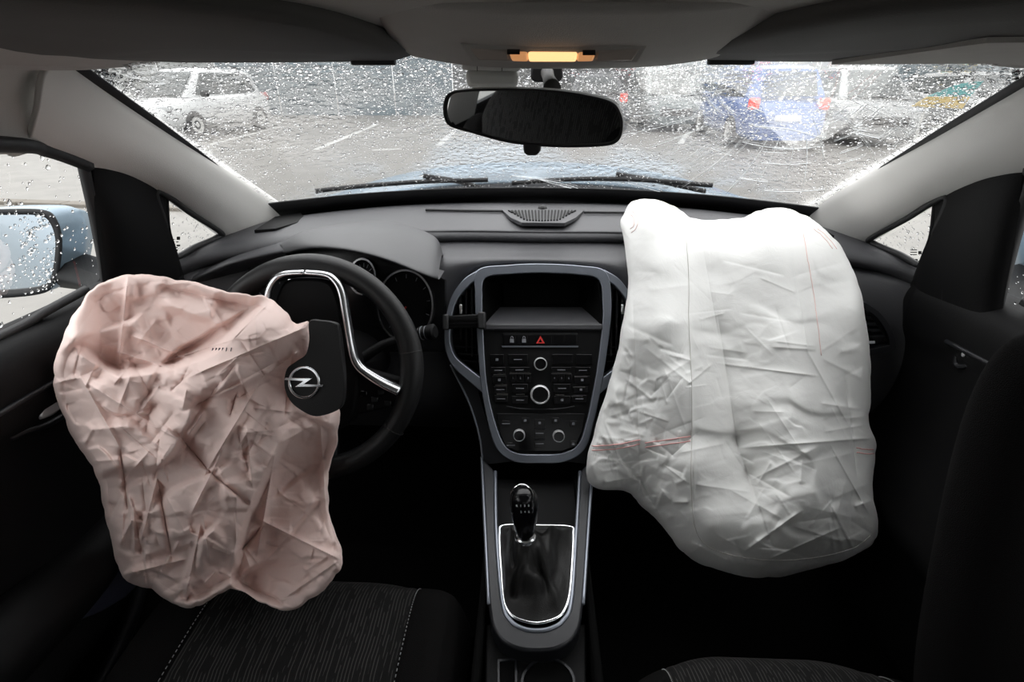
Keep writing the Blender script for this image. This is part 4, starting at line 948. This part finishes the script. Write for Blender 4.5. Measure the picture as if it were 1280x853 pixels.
# ================================================================ SEATS
def seat(cx, front, hw, label, back, name, rn=.075):
    r_ = thing(name, label, 'seat')
    prof = [(-.04,.33),(-.005,.40),(.0,.47),(.022,.522),(.07,.549),(.16,.553),(.28,.545),(.40,.53),(.50,.52)]
    def sp(u, v):
        q = cr(np.array(prof, float), 60); f = v*59; i = min(58, int(f)); p = q[i]*(1-(f-i))+q[i+1]*(f-i)
        a = abs(u); bol = .028*max(0, min(1, (a-.55)/.25)); dr = .10*max(0, (a-.86)/.14)**2
        groove = -.006*math.exp(-((a-.63)/.02)**2)
        hz = -.006*math.exp(-((p[0]-.21)/.008)**2)*(a < .63)
        rnd = rn*max(0, (a-.25)/.75)**2.0
        return np.array([cx+u*hw, front-max(0, p[0])-rnd*(1-v*.8)+(0 if p[0] >= 0 else -p[0]*-.6), p[1]+(bol-dr+groove+hz)*min(1, v*2.2)])
    for nm, u0, u1, m_ in (('cushion_centre',-.63,.63,'stripe'),('side_bolster',-1,-.63,'fabric'),('side_bolster',.63,1,'fabric')):
        nu, nv = 60, 80 if nm == 'cushion_centre' else 26
        V = [sp(u0+(u1-u0)*j/(nv-1), i/(nu-1)) for i in range(nu) for j in range(nv)]
        mesh(nm, V, grid_faces(nu, nv), m_, r_)
    for u in (-.64, .64):
        k = 0
        P = [sp(u, v)+np.array([0,-.0005,.003]) for v in np.linspace(.2, .98, 180)]
        V, F = [], []
        for i in range(0, 178, 2):
            a, b = tube_geo(P[i:i+2], .0007, 4, o=len(V)); V += a; F += b
        mesh('stitching', V, F, 'seatthread', r_)['kind'] = 'stuff'
    box('seat_base', (cx, front-.27, .36), (hw*1.7, .42, .16), 'deep', r_, .02)
    back(r_)
    base_empty(r_); return r_
def slab(name, c, hx, hy, hz, lean, m, parent, e=.45, taper=0.0, yaw=0):
    n1, n2 = 28, 40; V = []; sp = lambda t, p: math.copysign(abs(t)**p, t)
    for i in range(n1):
        th = math.pi*(i/(n1-1)-.5)
        for j in range(n2):
            ph = 2*math.pi*j/n2
            x = hx*sp(math.cos(th), e)*sp(math.cos(ph), e); y = hy*sp(math.cos(th), e)*sp(math.sin(ph), .8); z = hz*sp(math.sin(th), e*1.1)
            x *= 1-taper*max(0, z/hz); y2 = y+math.tan(lean)*z
            V.append((c[0]+x*math.cos(yaw)-y2*math.sin(yaw), c[1]+x*math.sin(yaw)+y2*math.cos(yaw), c[2]+z))
    return mesh(name, V, grid_faces(n1, n2, False, True), m, parent)
def back_d(r_):
    slab('backrest', (-.37,-.05,.83), .235, .065, .30, -.42, 'stripe', r_, .4, .12)
    for sg in (-1, 1): slab('backrest_bolster', (-.37+sg*.215,-.02,.80), .05, .075, .24, -.42, 'fabric', r_, .6)
    for sg in (-1, 1): tube('headrest_post', [(-.37+sg*.06,-.17,1.10),(-.37+sg*.06,-.20,1.18)], .006, 'chrome', r_)
    slab('headrest', (-.37,-.20,1.225), .125, .05, .085, -.1, 'fabric', r_, .55)
def back_p(r_):
    slab('backrest', (.545,.42,.79), .080, .055, .27, .28, 'fabric', r_, .55, .05)
seat(-.36, .615, .255, 'black driver seat with pinstriped centre cushion under the pink airbag', back_d, 'front_seat')
seat(.345, .505, .245, 'black passenger seat with pinstriped cushion below the white airbag', back_p, 'front_seat', .13)
rs = thing('rear_bench', 'black cloth rear bench seat across the back of the cabin', 'seat')
slab('cushion', (0,-.85,.50), .66, .26, .12, 0, 'fabric', rs, .3); slab('backrest', (0,-1.08,.83), .66, .08, .30, -.25, 'stripe', rs, .3)
for x in (-.4, .4): slab('headrest', (x,-1.17,1.18), .12, .045, .07, 0, 'fabric', rs, .55)
base_empty(rs)

# plastic sleeve in the driver door pocket
sl = [(152,694),(138,703),(120,736),(96,777),(128,764),(158,746),(175,728),(172,705)]
M['sleeve'] = mat('bluish_plastic_film', (.035,.037,.055), .3, spec=.5, coat=.3)
P_ = [px(x, y, X=-.655) for x, y in sl]
o = prism('plastic_sleeve', P_, [p+np.array([-.004,.002,-.003]) for p in P_], 'sleeve', None, bev=.001); tag(o, 'bluish plastic sleeve sticking out beside the driver door pocket', 'plastic sleeve')

# ================================================================ AIRBAGS
def rbf(ctrl, X, Y):
    C = np.array(ctrl, float); p = C[:, :2]/100; k = len(p)
    def phi(d2): return d2*np.log(d2+1e-9)*.5
    D = ((p[:, None]-p[None])**2).sum(2); A = np.zeros((k+3, k+3)); A[:k, :k] = phi(D)+np.eye(k)*.006
    A[:k, k] = 1; A[:k, k+1:] = p; A[k, :k] = 1; A[k+1:, :k] = p.T
    s = np.linalg.solve(A, np.concatenate([C[:, 2], [0, 0, 0]]))
    q = np.stack([X, Y], -1)/100; out = np.zeros(X.shape)
    for i in range(k): out += s[i]*phi((q[..., 0]-p[i, 0])**2+(q[..., 1]-p[i, 1])**2)
    return out+s[k]+s[k+1]*q[..., 0]+s[k+2]*q[..., 1]
def crumple(X, Y, cell, seed, sharp=.10, stretch=(1, 1), rot=0):
    "facetted crumple: soft-blended random planes on a jittered grid of cells"
    r = np.random.default_rng(seed); c, s = math.cos(rot), math.sin(rot)
    x = (X*c+Y*s)/stretch[0]+noise2(X, Y, cell*3, seed+1)*cell*.35; y = (-X*s+Y*c)/stretch[1]+noise2(X, Y, cell*3, seed+2)*cell*.35
    x = x.ravel()/cell; y = y.ravel()/cell; ix = np.floor(x).astype(int); iy = np.floor(y).astype(int)
    T = 64; J = r.uniform(.03, .97, (T, T, 2)); G_ = r.normal(0, 1, (T, T, 2)); Bv = r.normal(0, .25, (T, T)); D = []; Hh = []
    for di in (-1, 0, 1):
        for dj in (-1, 0, 1):
            a, b = (ix+di) % T, (iy+dj) % T
            dx = x-(ix+di+J[a, b, 0]); dy = y-(iy+dj+J[a, b, 1]); D.append(dx*dx+dy*dy); Hh.append(G_[a, b, 0]*dx+G_[a, b, 1]*dy+Bv[a, b])
    D = np.array(D); wt = np.exp(-(D-D.min(0))/sharp); return ((wt*np.array(Hh)).sum(0)/wt.sum(0)).reshape(X.shape)
def creases(X, Y, segs):
    "sharp folds along straight segments: (x0, y0, x1, y1, width, height, skew)"
    h = np.zeros(X.shape)
    for x0, y0, x1, y1, wd, am, sk in segs:
        cx, cy = (x0+x1)/2, (y0+y1)/2; L = math.hypot(x1-x0, y1-y0)/2; ux, uy = (x1-x0)/(2*L), (y1-y0)/(2*L)
        u = ((X-cx)*ux+(Y-cy)*uy)/L; m_ = np.abs(u) < 1.15
        v = (-(X-cx)*uy+(Y-cy)*ux)[m_]; uu = u[m_]
        tp = np.clip(1.15-np.abs(uu), 0, .4)/.4; wv = np.where(v > 0, wd*sk, wd)
        h[m_] -= am*tp*tp*(3-2*tp)*np.exp(-np.abs(v)/wv)
    return h
def rand_creases(n, seed, box_, ln, wd, am, bias=0, spread=1.6):
    r = random.Random(seed); out = []
    for _ in range(n):
        x, y = r.uniform(box_[0], box_[2]), r.uniform(box_[1], box_[3]); a = bias+r.gauss(0, spread); L = r.uniform(*ln); k = r.uniform(*wd)
        out.append((x-L*math.cos(a)/2, y-L*math.sin(a)/2, x+L*math.cos(a)/2, y+L*math.sin(a)/2, k, r.choice((-1, 1, 1))*r.uniform(*am)*k/6, r.choice((.25, .5, 1, 2))))
    return out
def side_of(X, Y, line, soft):
    "smooth 0..1 step across an open polyline (1 on its right-hand side going along it), by nearest segment"
    best = np.full(X.shape, 1e9); sg = np.zeros(X.shape)
    for (x0, y0), (x1, y1) in zip(line[:-1], line[1:]):
        L = math.hypot(x1-x0, y1-y0); ux, uy = (x1-x0)/L, (y1-y0)/L; t = np.clip((X-x0)*ux+(Y-y0)*uy, 0, L)
        dx, dy = X-(x0+ux*t), Y-(y0+uy*t); d = dx*dx+dy*dy; sd = np.sign(-(X-x0)*uy+(Y-y0)*ux)*np.sqrt(d)
        m_ = d < best; best[m_] = d[m_]; sg[m_] = sd[m_]
    t = np.clip(sg/soft*.5+.5, 0, 1); return t*t*(3-2*t), sg
def tri(t): return np.abs(t-np.floor(t+.5))*2
def airbag(name, outline, centre, ctrl, disp, thick, m, parent, edge=.03, nr=150, nt=620, wob=2.0, seed=5, epow=16):
    O = cr(np.array(outline, float), nt, True); c = np.array(centre, float)
    ro = np.random.default_rng(seed); th = np.arange(nt)/nt*2*math.pi; wv = sum(np.abs(np.sin(th*k/2+ro.uniform(0, 6.3)))*a_ for k, a_ in ((17, .9), (29, .8), (47, .6), (71, .35)))-1.65
    O = O+(O-c)/np.linalg.norm(O-c, axis=1)[:, None]*(wv*wob)[:, None]
    rr = np.linspace(0, 1, nr)**.8; X = c[0]+(O[None, :, 0]-c[0])*rr[:, None]; Y = c[1]+(O[None, :, 1]-c[1])*rr[:, None]
    D = rbf(ctrl, X, Y)-edge*np.sqrt(np.clip(1-rr[:, None]**epow, 0, 1))+disp(X, Y)*np.clip((1-rr[:, None])*14, .04, 1)
    d = _r[None, None]*((X-640)/FPX)[..., None]+_u[None, None]*((426.5-Y)/FPX)[..., None]+_f
    P = CAM+d*(D/d[..., 1])[..., None]
    V = P.reshape(-1, 3); F = grid_faces(nr, nt, False, True)
    nb = 60; Vb = []; dn = d/np.linalg.norm(d, axis=2)[..., None]
    for r_ in np.linspace(1, 0, nb+1)[1:]:           # back of the bag follows the front a little further on
        fi = min(nr-1, int(round((r_**(1/.8))*(nr-1)))); Vb.append(P[fi]+dn[fi]*(.006+thick*math.sqrt(max(0, 1-r_**3))))
    o0 = len(V); Vall = np.concatenate([V, np.concatenate(Vb)])
    F += [( (nr-1)*nt+j, (nr-1)*nt+(j+1) % nt, o0+(j+1) % nt, o0+j) for j in range(nt)]+grid_faces(nb, nt, False, True, o0)
    me = bpy.data.meshes.new(name); me.from_pydata(Vall.tolist(), [], F); me.update(); me.polygons.foreach_set('use_smooth', [True]*len(me.polygons))
    o = bpy.data.objects.new(name, me); COL.objects.link(o); me.materials.append(M[m]); o.parent = parent
    def at(x, y, lift=.0015):
        i = np.argmin(((X-x)**2+(Y-y)**2).ravel()); p = P.reshape(-1, 3)[i]; v = CAM-p; return p+v/np.linalg.norm(v)*lift
    return o, at
def seam(at, pts, r, m, parent, n=60, name='seam', lift=.001, dash=0):
    P = np.array([at(x, y, lift) for x, y in cr(np.array(pts, float), n)])
    for _ in range(2): P[1:-1] = (P[:-2]+P[1:-1]*2+P[2:])/4
    return tube(name, P, r, m, parent, sides=5)
# --- passenger airbag
wbg = thing('airbag', 'deflated white passenger airbag hanging over the dashboard', 'airbag')
WOUT = [(788,254),(809,249),(835,254),(853,265),(866,273),(895,275),(924,273),(947,264),(973,260),(1003,267),(1027,284),(1051,308),(1069,344),(1081,391),(1088,445),(1088,493),(1087,529),(1095,556),(1092,589),(1092,624),(1098,657),(1090,681),(1057,699),(1009,714),(967,722),(925,720),(883,708),(853,690),(829,660),(800,630),(782,615),(740,608),(734,574),(746,529),(761,481),(770,445),(780,397),(785,350),(779,296),(776,276)]
WCT = [(788,254,1.10),(835,254,1.11),(866,273,1.10),(895,275,1.10),(930,272,1.10),(973,260,1.11),(1030,290,1.03),(1069,344,.955),(1081,391,.895),(1085,450,.87),(1090,560,.815),(1095,660,.74),(1050,702,.71),(967,722,.68),(883,708,.69),(830,660,.74),(782,615,.79),(740,600,.765),(735,574,.775),(761,481,.86),(780,397,.93),(785,350,.985),(778,290,1.06),
 (815,275,1.035),(825,330,.965),(838,400,.885),(852,480,.81),(870,580,.725),(888,660,.67),
 (880,300,1.04),(888,340,.998),(901,400,.94),(913,460,.888),(924,540,.808),(934,600,.752),
 (960,290,1.025),(970,350,.955),(978,430,.872),(988,520,.785),(1000,600,.715),(960,655,.675),(1030,655,.69),
 (1008,305,1.005),(1030,370,.935),(1048,450,.87),(1058,540,.81),(1070,620,.75),
 (800,560,.80),(770,560,.805),(812,605,.775),(800,480,.86)]
WSEG = rand_creases(70, 5, (740,330,1090,700), (25,80), (2.5,6), (.002,.0042), .15, .55)+rand_creases(60, 6, (735,430,880,640), (15,50), (2,5), (.003,.006), .8, 1.5)+rand_creases(35, 8, (820,560,1090,715), (25,70), (3,7), (.002,.005), 1.2, .8)
WSEG += [(874,285,898,420,14,-.020,1.6),(898,400,922,560,14,-.022,1.6),(918,545,965,680,12,-.016,1.6),(985,290,1010,440,6,.006,.6),(1010,440,1060,530,5,.004,.6),(930,560,1090,548,3,.004,.4),(900,455,1020,470,2.5,.003,.4),(875,400,905,392,2,.003,.5),
 (862,400,868,640,3,.005,1),(790,350,800,600,6,-.006,1),(800,600,850,690,5,-.006,1),(1040,560,1085,640,5,.005,.6),(930,690,1000,640,5,.006,.6),(960,700,1050,660,4,.005,.7),(940,600,1020,560,4,.003,.6),(1056,470,1072,600,4,-.005,1)]
def wdisp(X, Y):
    mask = np.clip(.5+.8*noise2(X, Y, 120, 21), .1, 1.1); low = np.clip((Y-270)/220, .2, 1)
    h = crumple(X, Y, 52, 5, .10, (1.5, .9), .35)*.0042+crumple(X, Y, 22, 9, .12, (1.8, .7), -.25)*.0019*mask+crumple(X, Y, 11, 12, .2, (1.5, .8), .5)*.0006*mask
    lw = np.clip((850-X)/60, 0, 1)*np.clip((Y-400)/100, 0, 1)
    return (h+crumple(X, Y, 24, 15, .07)*.0045*lw+creases(X, Y, WSEG))*low
wo_, wat = airbag('bag', WOUT, (930,490), WCT, wdisp, .02, 'wbag', wbg, edge=.022, wob=1.2, seed=3, epow=24, nr=230, nt=860)
S1 = [(858,300),(861,350),(861,403),(864,469),(865,529),(864,589),(866,640),(875,674),(905,692),(967,701),(1021,697),(1066,686),(1088,670)]
seam(wat, S1, .0007, 'greythread', wbg, 150)
seam(wat, [(1001,272),(1009,320),(1018,373),(1027,445)], .0007, 'palered', wbg, 70)
for dy in (0, 5.5):
    seam(wat, [(740,558+dy),(770,556+dy),(800,550+dy)], .0010, 'redthread', wbg, 40); seam(wat, [(806,554+dy),(835,550+dy),(863,546+dy)], .0010, 'redthread', wbg, 40)
    seam(wat, [(1071,560+dy),(1082,562+dy),(1092,562+dy)], .0010, 'redthread', wbg, 20)
for dx in (0, 5): seam(wat, [(1022-dx,286),(1034-dx,296),(1046-dx,311)], .0007, 'palered', wbg, 24)
for rr_ in (7, 11): seam(wat, [(786+rr_*math.cos(a), 277+rr_*1.3*math.sin(a)) for a in np.linspace(-1.2, 1.3, 7)], .0007, 'palered', wbg, 24)
base_empty(wbg)
# tether tabs where the bag leaves the dashboard
# --- driver airbag
pkb = thing('airbag', 'crumpled pale pink driver airbag hanging from the steering wheel', 'airbag')
POUT = [(161,343),(198,346),(240,352),(288,366),(325,369),(351,384),(370,404),(386,405),(390,440),(404,480),(423,509),(421,552),(410,604),(413,647),(428,692),(420,720),(399,742),(358,764),(325,752),(293,737),(262,750),(230,761),(188,737),(153,722),(140,678),(127,626),(119,589),(93,552),(73,503),(66,467),(80,420),(98,383),(124,356)]
PCT = [(161,343,.70),(240,352,.71),(325,370,.71),(372,404,.69),(386,408,.69),(392,445,.69),(404,480,.685),(423,509,.675),(421,560,.645),(410,610,.615),(428,692,.535),(400,740,.505),(357,764,.495),(293,737,.50),(230,760,.49),(153,722,.51),(127,626,.55),(95,552,.57),(70,490,.58),(80,420,.60),(98,383,.635),
 (150,385,.675),(200,390,.68),(250,395,.675),(300,392,.67),(200,430,.64),(250,425,.645),(215,372,.695),
 (110,430,.60),(140,460,.60),(190,466,.592),(235,458,.595),(280,440,.608),(315,412,.63),(345,410,.655),
 (140,540,.565),(200,540,.562),(260,515,.578),(310,480,.615),(345,455,.665),(352,490,.67),(170,640,.535),(220,650,.525),(265,620,.54),(300,570,.575),(335,530,.615),
 (362,530,.635),(378,530,.645),(345,572,.60),(322,625,.565),(300,680,.54),(262,715,.525),(205,705,.525),
 (385,560,.645),(370,610,.615),(350,665,.57),(330,710,.535),(395,660,.565),(390,705,.535),(360,735,.515)]
PSEG = rand_creases(60, 15, (70,350,430,760), (20,60), (3,8), (.003,.0065), -.5, 1.2)+rand_creases(34, 16, (80,440,380,560), (25,60), (3,8), (.004,.009), -.5, .5)+rand_creases(24, 17, (130,560,330,750), (30,80), (3,9), (.003,.008), 1.6, .4)
PSEG += [(160,345,148,455,4,.012,.4),(148,440,215,462,5,.012,.5),(165,420,240,450,5,.010,.5),(240,352,330,372,5,.010,.6),(215,362,300,380,5,-.012,1),(205,452,290,425,5,.014,.35),(290,425,335,380,5,.014,.35),(240,470,380,410,5,.010,.5),(230,515,350,450,5,-.010,.6),
 (220,540,262,590,5,-.014,.5),(262,590,310,630,4,-.012,.5),(235,545,255,515,4,.012,.5),(255,595,330,470,5,.009,.4),(200,585,175,680,5,.010,.5),(195,590,215,700,5,-.010,.6),(100,470,150,560,6,.010,.5),(150,560,160,640,5,-.010,.5),(110,480,190,530,5,.008,.5),
 (365,445,355,520,5,-.010,.5),(330,470,372,440,4,.010,.5),(345,560,322,690,5,.012,.6),(400,530,408,640,5,.010,.5),(325,650,425,700,3,.010,.5),(330,655,300,690,4,-.010,.5),(360,745,425,700,5,.008,.5),(150,720,230,700,5,.008,.5),(230,758,250,660,5,.010,.5),(185,735,170,650,5,-.008,.5),(280,560,240,640,5,.009,.5)]
RIM = [(60,432),(105,440),(150,466),(210,458),(262,440),(298,412),(335,380),(350,372)]
EDGE = [(352,470),(372,518),(345,572),(318,630),(300,682),(290,745),(290,790)]
def pdisp(X, Y):
    mask = np.clip(.55+.9*noise2(X, Y, 110, 31), .25, 1.2)
    h = crumple(X, Y, 60, 41, .06, (1.5, .85), -.6)*.013+crumple(X, Y, 32, 42, .07, (1.4, .8), .5)*.0058*mask+crumple(X, Y, 16, 43, .10, (1.4, .8), -.2)*.0022*mask
    st_, sg_ = side_of(X, Y, RIM, 8); h += (1-st_)*.055*np.clip((X-85)/40, 0, 1)*np.exp(-np.clip(-sg_, 0, 1e3)/55)*np.clip((360-X)/50, 0, 1)
    st_, sg_ = side_of(X, Y, EDGE, 6); m_ = np.clip((Y-535)/45, 0, 1); h += (1-st_)*.045*m_*np.exp(-np.clip(-sg_, 0, 1e3)/70)
    return h+creases(X, Y, PSEG)
po_, pat = airbag('bag', POUT, (248,548), PCT, pdisp, .025, 'pink', pkb, edge=.02, seed=6, epow=18, nr=240, nt=900)
M['ink'] = mat('dark_printed_ink', (.05,.035,.05), .7)
for i, (x, wd) in enumerate(((265,2.2),(269,2.2),(273,2.6),(277.5,1.6),(282,1.2),(288,1.2))):
    y = 437.5-(x-265)*.02
    P4 = [pat(x, y-3.6, .0016), pat(x+wd, y-3.4, .0016), pat(x+wd-.8, y+2.8, .0016), pat(x-.8, y+3, .0016)]
    c4 = np.mean([pat(x+a, y+b, .0018) for a in (0, 2) for b in (-3, 0, 3)], 0)
    exx = np.array([1, .02, -.05]); eyy = np.array([.15, .5, .85]); k = .00075
    V = [c4+exx*a*k*wd*.5+eyy*b*k*3.4 for a, b in ((-1,-1),(1,-1),(1,1),(-1,1))]
    o = quad('printed_mark', V, 'ink', pkb); solid(o, .0008, 0)
base_empty(pkb)
